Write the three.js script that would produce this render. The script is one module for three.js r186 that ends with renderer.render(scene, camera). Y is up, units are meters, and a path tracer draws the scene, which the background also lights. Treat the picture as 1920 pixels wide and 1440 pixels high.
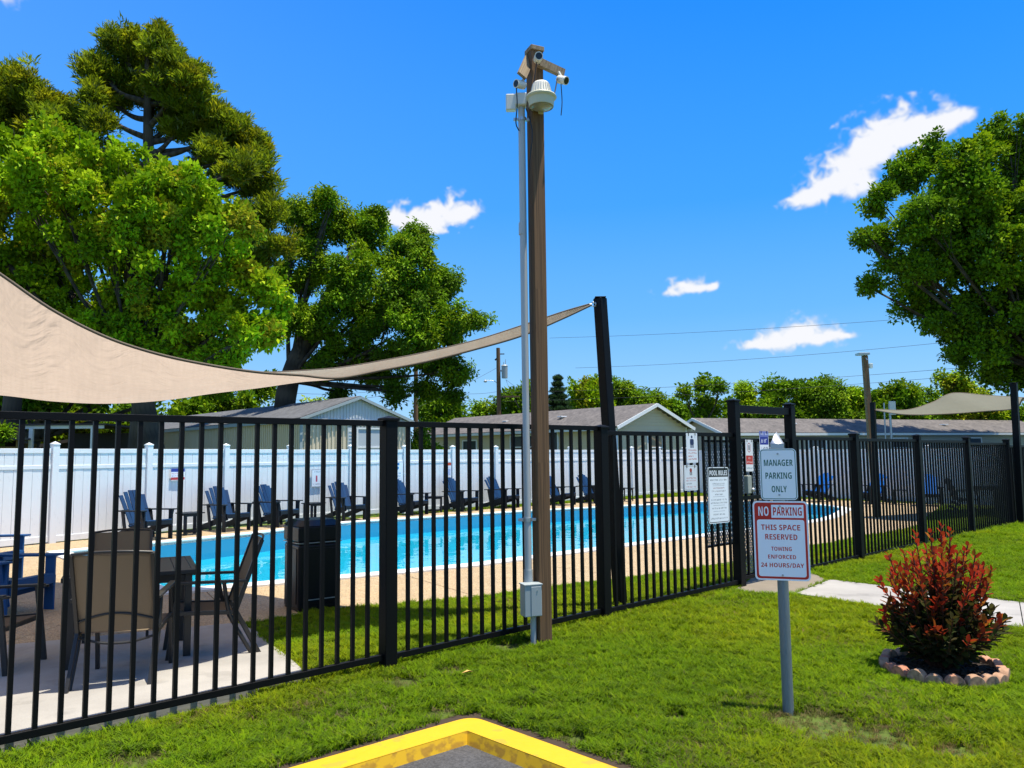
import * as THREE from 'three';
import { mergeGeometries } from 'three/addons/utils/BufferGeometryUtils.js';
import { RoundedBoxGeometry } from 'three/addons/geometries/RoundedBoxGeometry.js';

// ---------------------------------------------------------------- camera, sky, sun, exposure
const scene = new THREE.Scene();
const camera = new THREE.PerspectiveCamera(53.13, 4 / 3, 0.1, 900);
camera.position.set(0, 1.5, 0);
camera.rotation.set(0.0913, 0, -0.0116);
scene.add(camera);
const renderer = new THREE.WebGLRenderer({ antialias: true });
renderer.toneMapping = THREE.LinearToneMapping;
renderer.toneMappingExposure = 1.62;
renderer.shadowMap.enabled = true;

const sun = new THREE.DirectionalLight(new THREE.Color(1.0, 0.945, 0.80), 4.8);
sun.position.set(13, 60, -9);
sun.target.position.set(0, 0, -12);
sun.castShadow = true;
sun.shadow.mapSize.set(4096, 4096);
Object.assign(sun.shadow.camera, { left: -40, right: 40, top: 40, bottom: -40, near: 1, far: 160 });
scene.add(sun, sun.target);

// ---------------------------------------------------------------- random numbers and noise
function rng(seed) { let a = seed >>> 0; return () => { a = (a + 0x6D2B79F5) | 0; let t = Math.imul(a ^ (a >>> 15), 1 | a); t = (t + Math.imul(t ^ (t >>> 7), 61 | t)) ^ t; return ((t ^ (t >>> 14)) >>> 0) / 4294967296; }; }
function hash2(i, j, s) { let h = Math.imul(i, 374761393) + Math.imul(j, 668265263) + Math.imul(s, 2147483647 ^ 0x5bd1e995); h = Math.imul(h ^ (h >>> 13), 1274126177); return ((h ^ (h >>> 16)) >>> 0) / 4294967296; }
const fade = t => t * t * (3 - 2 * t), mix = (a, b, t) => a + (b - a) * t, clamp = (v, a = 0, b = 1) => Math.min(b, Math.max(a, v));
const smooth = (a, b, x) => fade(clamp((x - a) / (b - a)));
function vnoise(x, y, s = 1, per = 0) {
  let i = Math.floor(x), j = Math.floor(y); const fx = fade(x - i), fy = fade(y - j); let i1 = i + 1, j1 = j + 1;
  if (per) { i = ((i % per) + per) % per; j = ((j % per) + per) % per; i1 = ((i1 % per) + per) % per; j1 = ((j1 % per) + per) % per; }
  return mix(mix(hash2(i, j, s), hash2(i1, j, s), fx), mix(hash2(i, j1, s), hash2(i1, j1, s), fx), fy);
}
function fbm(x, y, oct, s = 1, per = 0) { let v = 0, a = 0.5, t = 0; for (let k = 0; k < oct; k++) { v += a * vnoise(x, y, s + k * 17, per); t += a; a *= 0.5; x *= 2; y *= 2; per *= 2; } return v / t; }

// ---------------------------------------------------------------- the sky: clear air, fair-weather clouds and an added pale fill
{
  const W = 4096, H = 2048, data = new Float32Array(W * H * 4), K = 1.5;
  const stops = [[0, .48, .74, .98], [4, .31, .62, .97], [10, .145, .475, .96], [18, .05, .355, .95], [32, .008, .248, .94], [50, .015, .22, .86], [90, .03, .20, .76]];
  const clouds = [];   // [azimuth, elevation, half width, half height, seed] in degrees, azimuth clockwise from -z
  const puff = (list, seed) => clouds.push({ list, seed });
  puff([[21.0, 17.1, 1.4, .55], [22.4, 17.6, 1.6, .95], [23.6, 18.4, 1.6, 1.3], [25.0, 19.0, 1.7, 1.5], [26.3, 20.2, 1.9, 1.7], [27.9, 20.7, 1.8, 1.5], [29.4, 20.5, 1.6, 1.15], [30.8, 20.8, 1.1, .8], [31.8, 20.9, .8, .5], [25.3, 17.4, 1.2, .7]], 3);
  puff([[-8.9, 17.2, 1.7, .75], [-7.3, 17.2, 1.6, .95], [-5.8, 17.4, 1.5, 1.0], [-4.3, 18.0, 1.3, 1.0], [-3.2, 17.7, .9, .65], [-6.8, 16.4, 1.5, .6]], 11);
  puff([[11.9, 11.55, 1.2, .35], [13.2, 12.0, 1.1, .75], [14.4, 11.8, .9, .35], [15.0, 11.9, .5, .3]], 23);
  puff([[17.9, 7.5, 1.5, .4], [19.6, 7.9, 1.7, .85], [21.0, 8.2, 1.6, 1.0], [22.4, 7.75, 1.6, .5], [23.9, 7.8, 1.2, .3]], 31);
  puff([[-36.5, 28.2, 1.9, 1.0], [-34.6, 28.0, 1.4, .8], [-39, 28.8, 2, 1]], 43);
  const r = rng(99);
  for (let k = 0; k < 26; k++) {                        // the same kind of clouds all round
    const az = 45 + r() * 270 + (r() < .5 ? 0 : 0), el = 7 + r() * 45, n = 4 + Math.floor(r() * 4), list = []; let a = az, e = el;
    const up = (r() - .4) * .5, sz = .8 + r() * 1.4;
    for (let q = 0; q < n; q++) { list.push([a, e, sz * (1.2 + r() * .6), sz * (.5 + r() * .5)]); a += sz * 1.4 / Math.cos(e * Math.PI / 180); e += up * sz; }
    puff(list, 100 + k * 7);
  }
  const col = e => { for (let k = 1; k < stops.length; k++) if (e <= stops[k][0]) { const t = fade((e - stops[k - 1][0]) / (stops[k][0] - stops[k - 1][0])); const t2 = (e - stops[k - 1][0]) / (stops[k][0] - stops[k - 1][0]); return [1, 2, 3].map(c => mix(stops[k - 1][c], stops[k][c], t2)); } return stops.at(-1).slice(1); };
  for (let j = 0; j < H; j++) {
    const el = (j + .5) / H * 180 - 90, c = col(Math.max(0, el));
    const ce = Math.cos(el * Math.PI / 180), se = Math.sin(el * Math.PI / 180);
    for (let i = 0; i < W; i++) { const o = (j * W + i) * 4; if (el > 0) { const az = ((i + .5) / W - .5) * 2 * Math.PI, co = Math.cos(az) * ce * .211 + se * .976 + Math.sin(az) * ce * .049, g = .10 * Math.pow(Math.max(0, co), 6) + 2.6 * Math.pow(Math.max(0, co), 60); const wh = .42 * (.5 - .5 * Math.cos(az + Math.PI / 2 - .75)); data[o] = (mix(c[0], .34, wh) + g) / K; data[o + 1] = (mix(c[1], .56, wh) + g * .94) / K; data[o + 2] = (mix(c[2], 1.0, wh) + g * .84) / K; data[o + 3] = 1; continue; } data[o] = c[0] / K; data[o + 1] = c[1] / K; data[o + 2] = c[2] / K; data[o + 3] = 1; }  // sun glow and paler sky behind the camera added to neutralise blue fill light
  }
  for (const { list, seed } of clouds) {
    let a0 = 1e9, a1 = -1e9, e0 = 1e9, e1 = -1e9;
    for (const [a, e, w, h] of list) { a0 = Math.min(a0, a - w * 2.4); a1 = Math.max(a1, a + w * 2.4); e0 = Math.min(e0, e - h * 2.4); e1 = Math.max(e1, e + h * 2.4); }
    const base = Math.min(...list.map(b => b[1] - b[3] * .6)), top = Math.max(...list.map(b => b[1] + b[3]));
    for (let j = Math.floor((e0 + 90) / 180 * H); j <= (e1 + 90) / 180 * H; j++) {
      const el = (j + .5) / H * 180 - 90;
      for (let a = a0; a < a1; a += 360 / W) {
        const i = (((Math.floor((a - 90) / 360 * W + W / 2)) % W) + W) % W;
        const az = a; let d = 0;
        for (const [ca, ce, w, h] of list) { const dx = (az - ca) / w, dy = (el - ce) / h * (el < ce ? 1.25 : 1); d += Math.exp(-(dx * dx + dy * dy) * 1.1); }
        if (d < .05) continue;
        const wx = az + (fbm(az * 1.1, el * 1.1, 3, seed + 5) - .5) * 1.6, wy = el + (fbm(az * 1.1 + 40, el * 1.1, 3, seed + 9) - .5) * 1.2;
        const n = fbm(wx * 1.15, wy * 1.7, 6, seed), n2 = fbm(wx * 3.1, wy * 3.6, 4, seed + 70);
        const v = d * 1.25 + (n - .5) * 2.3 + (n2 - .5) * .7;
        const al = Math.pow(smooth(.28, 1.5, v), .95) * .97; if (al <= 0) continue;
        const body = smooth(.5, 1.5, v);
        const t = .74 + .15 * body, o = (j * W + i) * 4;
        const w = [t * 1.0, t * 1.005, t * 1.04];
        for (let q = 0; q < 3; q++) data[o + q] = mix(data[o + q], w[q] / K, al);
      }
    }
  }
  const sky = new THREE.DataTexture(data, W, H, THREE.RGBAFormat, THREE.FloatType);
  sky.mapping = THREE.EquirectangularReflectionMapping; sky.magFilter = THREE.LinearFilter; sky.minFilter = THREE.LinearFilter; sky.needsUpdate = true;
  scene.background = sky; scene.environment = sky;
}

// ---------------------------------------------------------------- helpers
const V = (x, y, z) => new THREE.Vector3(x, y, z), PI = Math.PI;
const C = (r, g, b) => new THREE.Color().setRGB(r, g, b);
const taken = new Map();
function numbered(n) { const k = taken.get(n) || 0; taken.set(n, k + 1); return k ? n + '_' + String(k).padStart(3, '0') : n; }
function shade(o) { o.traverse(m => { if (m.isMesh) { m.castShadow = true; m.receiveShadow = true; } }); return o; }
function part(name, geo, mat, parent) { const m = new THREE.Mesh(geo, mat); m.name = name; m.castShadow = m.receiveShadow = true; parent.add(m); return m; }
function grp(name, parent) { const g = new THREE.Group(); g.name = name; parent.add(g); return g; }
function thing(name, label, category, pos = [0, 0, 0], turn = 0, group) { const g = new THREE.Group(); g.name = numbered(name); g.position.set(...pos); g.rotation.y = turn; g.userData = { label, category }; if (group) g.userData.group = group; scene.add(g); return g; }
function single(name, geo, mat, label, category, group) { const m = part(numbered(name), geo, mat, scene); m.userData = { label, category }; if (group) m.userData.group = group; return m; }
function struct(name, geo, mat, label) { const m = part(numbered(name), geo, mat, scene); m.userData = { kind: 'structure', label }; return m; }
function copy(src, pos, turn, label) { const c = src.clone(); c.name = numbered(src.userData.base || src.name.replace(/_\d{3}$/, '')); c.userData = { ...src.userData }; if (label) c.userData.label = label; c.position.set(...pos); c.rotation.set(0, turn, 0); scene.add(c); return c; }
const strip = g => { const n = g.index ? g.toNonIndexed() : g; for (const k of Object.keys(n.attributes)) if (!['position', 'normal', 'uv'].includes(k)) n.deleteAttribute(k); if (!n.attributes.uv) n.setAttribute('uv', new THREE.BufferAttribute(new Float32Array(n.attributes.position.count * 2), 2)); n.morphAttributes = {}; return n; };
const merge = list => mergeGeometries(list.map(strip), false);
function metreUV(g, s = 1) {                                        // uv in metres from position, by the main direction of the face
  g = g.index ? g.toNonIndexed() : g; const p = g.attributes.position, n = g.attributes.normal, uv = new Float32Array(p.count * 2);
  for (let i = 0; i < p.count; i++) { const a = Math.abs(n.getX(i)), b = Math.abs(n.getY(i)), c = Math.abs(n.getZ(i)); let u, v; if (b >= a && b >= c) { u = p.getX(i); v = p.getZ(i); } else if (a >= c) { u = p.getZ(i); v = p.getY(i); } else { u = p.getX(i); v = p.getY(i); } uv[2 * i] = u * s; uv[2 * i + 1] = v * s; }
  g.setAttribute('uv', new THREE.BufferAttribute(uv, 2)); return g;
}
function box(w, h, d, x = 0, y = 0, z = 0, bev = 0) { const g = bev ? new RoundedBoxGeometry(w, h, d, 1, bev) : new THREE.BoxGeometry(w, h, d); g.translate(x, y, z); return metreUV(g); }
function bar(a, b, w, h, up = V(0, 1, 0), bev = 0) {                 // a bar from a to b, w across, h along up
  const A = V(...a), B = V(...b), d = B.clone().sub(A), L = d.length(); d.normalize(); let x = new THREE.Vector3().crossVectors(up, d); if (x.lengthSq() < 1e-6) x = V(1, 0, 0); x.normalize(); const y = new THREE.Vector3().crossVectors(d, x);
  const g = metreUV(bev ? new RoundedBoxGeometry(w, h, L, 1, bev) : new THREE.BoxGeometry(w, h, L)); g.applyMatrix4(new THREE.Matrix4().makeBasis(x, y, d).setPosition(A.add(B).multiplyScalar(.5))); return g;
}
function tube(pts, r, rad = 8, seg = 0, closed = false) { const c = pts.length === 2 ? new THREE.LineCurve3(V(...pts[0]), V(...pts[1])) : new THREE.CatmullRomCurve3(pts.map(p => V(...p)), closed); return new THREE.TubeGeometry(c, seg || (pts.length === 2 ? 1 : pts.length * 4), r, rad, closed); }
function rod(a, b, r0, r1 = r0, rad = 12) { const A = V(...a), B = V(...b), d = B.clone().sub(A), g = new THREE.CylinderGeometry(r1, r0, d.length(), rad, 1); g.applyQuaternion(new THREE.Quaternion().setFromUnitVectors(V(0, 1, 0), d.clone().normalize())); g.translate((A.x + B.x) / 2, (A.y + B.y) / 2, (A.z + B.z) / 2); return g; }
function taper(pts, radii, rad = 9) {                               // a limb whose thickness changes along its way
  const c = new THREE.CatmullRomCurve3(pts.map(p => V(...p))), n = pts.length * 4, fr = c.computeFrenetFrames(n, false), pos = [], idx = [], uv = [];
  for (let i = 0; i <= n; i++) { const p = c.getPointAt(i / n), t = i / n * (radii.length - 1), k = Math.min(radii.length - 2, Math.floor(t)), r = mix(radii[k], radii[k + 1], t - k);
    for (let j = 0; j <= rad; j++) { const a = j / rad * 2 * PI, q = r * (1 + .08 * Math.sin(a * 3 + i)); pos.push(p.x + q * (Math.cos(a) * fr.normals[i].x + Math.sin(a) * fr.binormals[i].x), p.y + q * (Math.cos(a) * fr.normals[i].y + Math.sin(a) * fr.binormals[i].y), p.z + q * (Math.cos(a) * fr.normals[i].z + Math.sin(a) * fr.binormals[i].z)); uv.push(j / rad * 2, i * .3); } }
  for (let i = 0; i < n; i++) for (let j = 0; j < rad; j++) { const a = i * (rad + 1) + j, b = a + rad + 1; idx.push(a, b, a + 1, b, b + 1, a + 1); }
  const g = new THREE.BufferGeometry(); g.setAttribute('position', new THREE.Float32BufferAttribute(pos, 3)); g.setAttribute('uv', new THREE.Float32BufferAttribute(uv, 2)); g.setIndex(idx); g.computeVertexNormals(); return g;
}
function lathe(pts, seg = 32) { return new THREE.LatheGeometry(pts.map(p => new THREE.Vector2(...p)), seg); }
function tex(w, h, fn, rx = 1, ry = rx, srgb = false) {
  const d = new Uint8Array(w * h * 4);
  for (let j = 0; j < h; j++) for (let i = 0; i < w; i++) { const c = fn(i / w, j / h, i, j), o = (j * w + i) * 4; const f = srgb ? (v => 255 * (v <= .0031308 ? 12.92 * v : 1.055 * Math.pow(v, 1 / 2.4) - .055)) : (v => 255 * v); d[o] = clamp(f(c[0]), 0, 255); d[o + 1] = clamp(f(c[1]), 0, 255); d[o + 2] = clamp(f(c[2]), 0, 255); d[o + 3] = 255; }
  const t = new THREE.DataTexture(d, w, h); t.wrapS = t.wrapT = THREE.RepeatWrapping; t.magFilter = THREE.LinearFilter; t.minFilter = THREE.LinearMipmapLinearFilter; t.generateMipmaps = true; t.repeat.set(rx, ry); if (srgb) t.colorSpace = THREE.SRGBColorSpace; t.needsUpdate = true; return t;
}
const std = (c, rough = .6, o = {}) => new (o.specularIntensity !== undefined ? THREE.MeshPhysicalMaterial : THREE.MeshStandardMaterial)({ color: C(...c), roughness: rough, side: THREE.DoubleSide, ...o });
const inside = (poly, x, z) => { let c = false; for (let i = 0, j = poly.length - 1; i < poly.length; j = i++) { const [a, b] = poly[i], [p, q] = poly[j]; if ((b > z) !== (q > z) && x < (p - a) * (z - b) / (q - b) + a) c = !c; } return c; };

// ---------------------------------------------------------------- materials
const M = {};
M.black = std([.004, .004, .0045], .5, { specularIntensity: .3, bumpMap: tex(128, 128, (u, v) => { const n = fbm(u * 32, v * 32, 3, 4, 32); return [n, n, n]; }, 6), bumpScale: .0006 });
M.vinyl = std([.74, .755, .77], .42, { map: tex(256, 256, (u, v) => { const n = .95 + .05 * fbm(u * 4, v * 8, 4, 2, 4), d = fbm(u * 24, v * 12, 3, 8, 24) > .72 ? .95 : 1; return [n * d, n * d, n * d]; }, .7, .7, true) });
const woodTex = (seed, lo, hi, knots = 3) => { const r = rng(seed), ks = Array.from({ length: knots }, () => [r(), r(), .02 + r() * .03]); return tex(256, 512, (u, v) => {
  let k = 0, du = 0; for (const [a, b, s] of ks) { const dx = (u - a), dy = (v - b) * 2.0, q = Math.sqrt(dx * dx + dy * dy * .6); k = Math.max(k, smooth(s, s * .4, q)); du += .05 * Math.exp(-q * q / (s * s * 6)); }
  const g = fbm((u + du) * 26, v * 2, 4, seed, 26), f = fbm((u + du) * 60, v * 4, 3, seed + 9, 60), crack = fbm((u + du * .5) * 40, v * 1.2, 2, seed + 31, 40) > .78 ? .45 : 1; const t = clamp(.2 + .55 * g + .35 * (f - .5)) * (1 - .75 * k) * crack; return [mix(lo[0], hi[0], t), mix(lo[1], hi[1], t), mix(lo[2], hi[2], t)]; }, 4, .7, true); };
M.pole = std([1, 1, 1], .85, { map: woodTex(5, [.008, .003, .001], [.31, .165, .072], 6) });
M.pole.bumpMap = M.pole.map; M.pole.bumpScale = .008;
M.oldwood = std([1, 1, 1], .85, { map: woodTex(15, [.10, .065, .035], [.42, .31, .19], 2) });
M.shedwood = std([1, 1, 1], .85, { map: woodTex(25, [.12, .07, .02], [.36, .24, .09], 2) });
M.concrete = std([1, 1, 1], .9, { map: tex(512, 512, (u, v) => { const n = fbm(u * 6, v * 6, 5, 3, 6), f = hash2(Math.floor(u * 512), Math.floor(v * 512), 5), st = smooth(.62, .75, fbm(u * 9 + 3, v * 9, 4, 21, 9)); const t = (.325 + .14 * (n - .5) + .05 * (f - .5)) * (1 - .16 * st); return [t, t * .925, t * .83]; }, .5, .5, true), bumpMap: tex(256, 256, (u, v) => { const n = .6 * hash2(Math.floor(u * 256), Math.floor(v * 256), 7) + .4 * fbm(u * 32, v * 32, 3, 6, 32); return [n, n, n]; }, .5), bumpScale: .002 });
M.pad = M.concrete.clone(); M.pad.color = C(.62, .55, .45);
M.pebble = std([1, 1, 1], .9, {});
{
  const N = 512, G = 64, r = rng(77), cell = Array.from({ length: G * G }, () => [r(), r(), r(), r()]);
  const near = (u, v) => { let best = 9, id = 0; const x = u * G, y = v * G, ci = Math.floor(x), cj = Math.floor(y); for (let a = -1; a <= 1; a++) for (let b = -1; b <= 1; b++) { const i = ((ci + a) % G + G) % G, j = ((cj + b) % G + G) % G, c = cell[i * G + j], dx = ci + a + c[0] - x, dy = cj + b + c[1] - y, q = dx * dx + dy * dy; if (q < best) { best = q; id = i * G + j; } } return [Math.sqrt(best), cell[id]]; };
  M.pebble.map = tex(N, N, (u, v) => { const [d, c] = near(u, v), big = fbm(u * 5, v * 5, 4, 9, 5); const t = (d > .62 ? .5 : .72 + .5 * c[2]) * (.86 + .28 * big); const w = c[3]; return [.43 * t, (.285 + .05 * w) * t, (.14 + .07 * w) * t]; }, 1.1, 1.1, true);
  M.pebble.bumpMap = tex(N, N, (u, v) => { const [d] = near(u, v), h = clamp(1 - d * d * 2); return [h, h, h]; }, 1.1); M.pebble.bumpScale = .004;
}
M.asphalt = std([1, 1, 1], .92, { map: tex(512, 512, (u, v) => { const h = hash2(Math.floor(u * 512), Math.floor(v * 512), 3), n = fbm(u * 60, v * 60, 3, 5, 60), b = fbm(u * 5, v * 5, 4, 8, 5); const t = .055 + .05 * (n - .5) + (h > .975 ? .16 : 0) + .02 * (b - .5); return [t * 1.05, t, t * .98]; }, 1.4, 1.4, true), bumpMap: tex(256, 256, (u, v) => { const n = fbm(u * 64, v * 64, 2, 6, 64); return [n, n, n]; }, 1.4), bumpScale: .006 });
M.kerb = std([1, 1, 1], .55, { map: tex(512, 512, (u, v) => { const n = fbm(u * 6, v * 6, 4, 3, 6), w = smooth(.64, .70, fbm(u * 14, v * 14, 5, 41, 14)); const a = .94 + .1 * (n - .5); return [mix(.66 * a, .34, w * .35), mix(.385 * a, .20, w * .35), mix(.004, .03, w * .6)]; }, .8, .8, true), bumpMap: tex(256, 256, (u, v) => { const n = fbm(u * 24, v * 24, 4, 6, 24); return [n, n, n]; }, .8), bumpScale: .004 });
M.kerbface = std([1, 1, 1], .7, { map: tex(512, 256, (u, v) => { const w = smooth(.47, .66, fbm(u * 44, v * 30, 5, 43, 30)); const n = fbm(u * 60, v * 60, 3, 4, 60); return [mix(.64, .34 + .14 * n, w), mix(.37, .17 + .09 * n, w), mix(.004, .012, w)]; }, .5, 1.0, true) });
M.soil = std([.045, .028, .015], 1);
M.lawn = std([1, 1, 1], 1, { map: tex(512, 512, (u, v) => { const n = fbm(u * 40, v * 40, 4, 3, 40), b = fbm(u * 5, v * 5, 4, 8, 5); const t = .5 + .9 * (n - .5) + .5 * (b - .5); return [mix(.035, .11, t), mix(.05, .16, t), mix(.005, .010, t)]; }, .25, .25, true) });
M.roofgrey = std([1, 1, 1], .9, { map: tex(256, 256, (u, v) => { const row = Math.floor(v * 24), n = hash2(Math.floor(u * 20 + (row % 2) * .5), row, 3), f = fbm(u * 40, v * 40, 3, 9, 40); const t = .10 + .05 * (n - .5) + .05 * (f - .5); return [t, t * 1.0, t * 1.05]; }, .35, .35, true) });
M.roofbrown = std([1, 1, 1], .9, { map: tex(256, 256, (u, v) => { const row = Math.floor(v * 24), n = hash2(Math.floor(u * 20 + (row % 2) * .5), row, 3), f = fbm(u * 40, v * 40, 3, 9, 40), b = fbm(u * 4, v * 4, 3, 12, 4); const t = .105 + .05 * (n - .5) + .07 * (f - .5) + .05 * (b - .5); return [t * 1.08, t * .93, t * .83]; }, .35, .35, true) });
M.rooftile = std([1, 1, 1], .9, { map: tex(256, 256, (u, v) => { const row = Math.floor(v * 16), n = hash2(Math.floor(u * 20), row, 3), f = fbm(u * 30, v * 30, 3, 9, 30); const t = .7 + .5 * (n - .5) + .6 * (f - .5); return [.22 * t, .10 * t, .06 * t]; }, .4, .4, true) });
M.cream = std([.74, .63, .46], .6); M.trim = std([.78, .78, .76], .5); M.tan = std([.66, .53, .35], .65); M.greygable = std([.62, .65, .66], .5); M.darkwall = std([.06, .05, .045], .8);
M.steel = std([.46, .48, .49], .42, { metalness: .85 }); M.galv = std([.23, .27, .29], .5, { metalness: .35, map: tex(128, 128, (u, v) => { const n = .82 + .3 * (fbm(u * 14, v * 14, 4, 3, 14) - .5); return [n, n, n]; }, 4, 4, true) });
M.boxgrey = std([.34, .375, .375], .45); M.pvc = std([.44, .45, .44], .45); M.camwhite = std([.74, .70, .60], .35); M.lens = std([.006, .006, .008], .12); M.shadecream = std([.60, .57, .40], .4); M.wire = std([.02, .02, .022], .6);
M.lampglass = new THREE.MeshPhysicalMaterial({ color: C(.85, .86, .8), roughness: .25, transmission: .7, thickness: 0, side: THREE.DoubleSide });
M.pane = std([.05, .06, .07], .06); M.blind = std([.50, .54, .58], .7);
M.navyslat = [[.007, .034, .092], [.008, .039, .103], [.006, .029, .082]].map(c => std(c, .55, { specularIntensity: .3 })); M.blue = std([.018, .15, .48], .5, { specularIntensity: .4 }); M.deepblue = std([.010, .062, .19], .5, { specularIntensity: .4 }); M.darkpoly = std([.008, .012, .018], .5, { specularIntensity: .4 });  // blue: the navy plastic with sunlight put into its colour
M.frame = std([.020, .019, .018], .4); M.slate = std([.035, .034, .034], .5);
const weave = tex(128, 128, (u, v, i, j) => { const t = ((i >> 2) + (j >> 2)) % 2 ? .85 : 1.05; return [t * .9, t * .9, t * .9]; }, 14, 14, true);
M.sling = new THREE.MeshPhysicalMaterial({ color: C(.22, .17, .115), roughness: 1, specularIntensity: .08, transmission: .25, thickness: 0, side: THREE.DoubleSide, map: weave });
M.slingdark = new THREE.MeshPhysicalMaterial({ color: C(.05, .06, .075), roughness: 1, specularIntensity: .08, transmission: .2, thickness: 0, side: THREE.DoubleSide, map: weave });
M.sail = new THREE.MeshPhysicalMaterial({ color: C(.50, .385, .29), roughness: 1, specularIntensity: .08, transmission: .66, thickness: 0, side: THREE.DoubleSide });
M.sail.map = tex(512, 512, (u, v) => { const n = fbm(u * 70, v * 9, 3, 5, 9), m = fbm(u * 5, v * 5, 4, 9, 5), l = fbm(u * 9, v * 60, 3, 15, 9); const t = .93 + .10 * (n - .5) + .10 * (m - .5) + .08 * (l - .5); return [t, t, t]; }, 1, 1, true);
M.sail.bumpMap = tex(512, 512, (u, v) => { const w = .05 * Math.sin(u * 6.283 * 2 + 1), n = fbm(u * 8, (v + w) * 40, 4, 7, 8), m = fbm(u * 4, v * 4, 3, 19, 4), k = fbm((u + v) * 14, v * 5, 3, 29, 14); const t = .5 * n + .35 * m + .25 * k; return [t, t, t]; }, 1); M.sail.bumpScale = .05;
M.sailgrey = new THREE.MeshPhysicalMaterial({ color: C(.20, .19, .14), roughness: 1, specularIntensity: .08, transmission: .3, thickness: 0, side: THREE.DoubleSide, map: M.sail.map });
M.hem = std([.13, .095, .06], .8);
M.coping = std([.64, .62, .58], .8, { bumpMap: M.concrete.bumpMap, bumpScale: .002 });
M.plaster = std([.07, .66, .76], .8); M.tile = std([.03, .22, .36], .25);
M.water = new THREE.MeshPhysicalMaterial({ color: C(.62, .95, .98), roughness: .015, transmission: 1, thickness: 0, ior: 1.33, side: THREE.DoubleSide, bumpMap: tex(512, 512, (u, v) => { const n = .6 * fbm(u * 7, v * 7, 3, 3, 7) + .4 * fbm(u * 22 + .3, v * 22, 3, 13, 22); return [n, n, n]; }, .16), bumpScale: .011 });
M.bark = std([1, 1, 1], .95, { map: tex(128, 256, (u, v) => { const n = fbm(u * 14, v * 6, 4, 3, 2), t = .5 + 1.1 * (n - .5); return [mix(.018, .11, t), mix(.014, .085, t), mix(.010, .06, t)]; }, 1, 1, true) });
const leafMat = o => new THREE.MeshPhysicalMaterial({ color: C(1, 1, 1), roughness: 1, transmission: .30, thickness: 0, specularIntensity: .12, side: THREE.DoubleSide, ...o });
M.leaf = leafMat(); M.needle = leafMat({ transmission: .5 }); M.grass = leafMat({ transmission: .45 });
M.brick = [0, 1, 2].map(k => std([1, 1, 1], .9, { map: tex(128, 128, (u, v) => { const n = fbm(u * 10, v * 10, 4, 3 + k * 7, 10), t = .75 + .8 * (n - .5); return [(.62 - .06 * k) * t, (.25 + .02 * k) * t, (.145 + .015 * k) * t]; }, 5, 5, true) }));
M.mulch = std([.018, .010, .006], 1);
M.signwhite = std([.68, .70, .72], .4); M.signback = std([.5, .5, .5], .4, { metalness: .6 });

// ---------------------------------------------------------------- the lie of the land
const FD = [.7409, -.6716], F0 = [-1.2189, -5.3], FT = .7364;       // the black fence: direction, a point on it, its turn
const fx = s => F0[0] + FD[0] * s, fz = s => F0[1] + FD[1] * s;
const fn = (x, z) => (x - F0[0]) * -.6716 + (z - F0[1]) * -.7409;    // metres to the pool side of the fence
const yPool = x => -.18 - .007 * clamp(x, -20, 24);
const gy = (x, z) => yPool(x) * smooth(0, 2.6, fn(x, z));
const poolOuter = (() => { const c = new THREE.CatmullRomCurve3([[6.2, -17.6], [7.2, -18.55], [8.1, -19.6], [9.3, -21.6], [10.05, -23.2], [9.95, -24.7], [9.2, -25.8], [8.0, -26.6], [6.6, -26.85], [5.4, -26.1]].map(p => V(p[0], 0, p[1]))); return [[-4.3, -9.3], [-1.8, -10.75], [-.5, -11.6], [2.9, -14.7], ...c.getPoints(26).map(p => [p.x, p.z]), [.1, -22.7], [-4.2, -19.3], [-5.7, -16.7], [-8.1, -13.5]]; })();
function inset(poly, d) { const n = poly.length; let ar = 0; for (let i = 0; i < n; i++) { const [a, b] = poly[i], [p, q] = poly[(i + 1) % n]; ar += a * q - p * b; } const sg = ar > 0 ? 1 : -1;
  return poly.map((p, i) => { const a = poly[(i + n - 1) % n], b = poly[(i + 1) % n]; let e1 = [p[0] - a[0], p[1] - a[1]], e2 = [b[0] - p[0], b[1] - p[1]]; const l1 = Math.hypot(...e1), l2 = Math.hypot(...e2); const n1 = [-e1[1] / l1 * sg, e1[0] / l1 * sg], n2 = [-e2[1] / l2 * sg, e2[0] / l2 * sg]; let m = [n1[0] + n2[0], n1[1] + n2[1]]; const L = Math.hypot(...m) || 1; m = [m[0] / L, m[1] / L]; const k = d / Math.max(.5, m[0] * n1[0] + m[1] * n1[1]); return [p[0] + m[0] * k, p[1] + m[1] * k]; }); }
const poolInner = inset(poolOuter, .30);
const deckOuter = [[-6.6, -6.1], [-4.6, -6.85], [-2.72, -7.78], [-2.0, -8.5], [-1.3, -8.78], [-.43, -9.18], [.81, -9.95], [2.5, -10.9], [4.0, -12.3], [5.6, -13.8], [6.5, -14.65], [8.0, -15.95], [9.0, -17.3], [9.9, -18.8], [11.3, -21], [12.7, -23.1], [13.6, -24.6], [12.1, -26.6], [9.6, -28.9], [7.4, -30.4], [5.6, -29.6], [1.5, -25.9], [-3.2, -21.3], [-7.0, -17.4], [-9.9, -14.0], [-11.5, -11.5], [-9.5, -8.4]];
const patioPoly = [[-1.38, -5.30], [-2.42, -7.38], [-2.75, -7.78], [-4.6, -6.85], [-6.6, -5.6], [-4.6, -2.6], [-2.9, -3.95]];
const pathPoly = [[2.92, -8.15], [3.62, -8.98], [4.86, -7.56], [8.3, -3.2], [7.5, -2.4], [4.2, -6.5]];
const padPoly = [[2.36, -8.42], [2.74, -8.10], [2.90, -8.17], [3.60, -8.99], [3.62, -9.55], [3.1, -9.75]];
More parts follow.
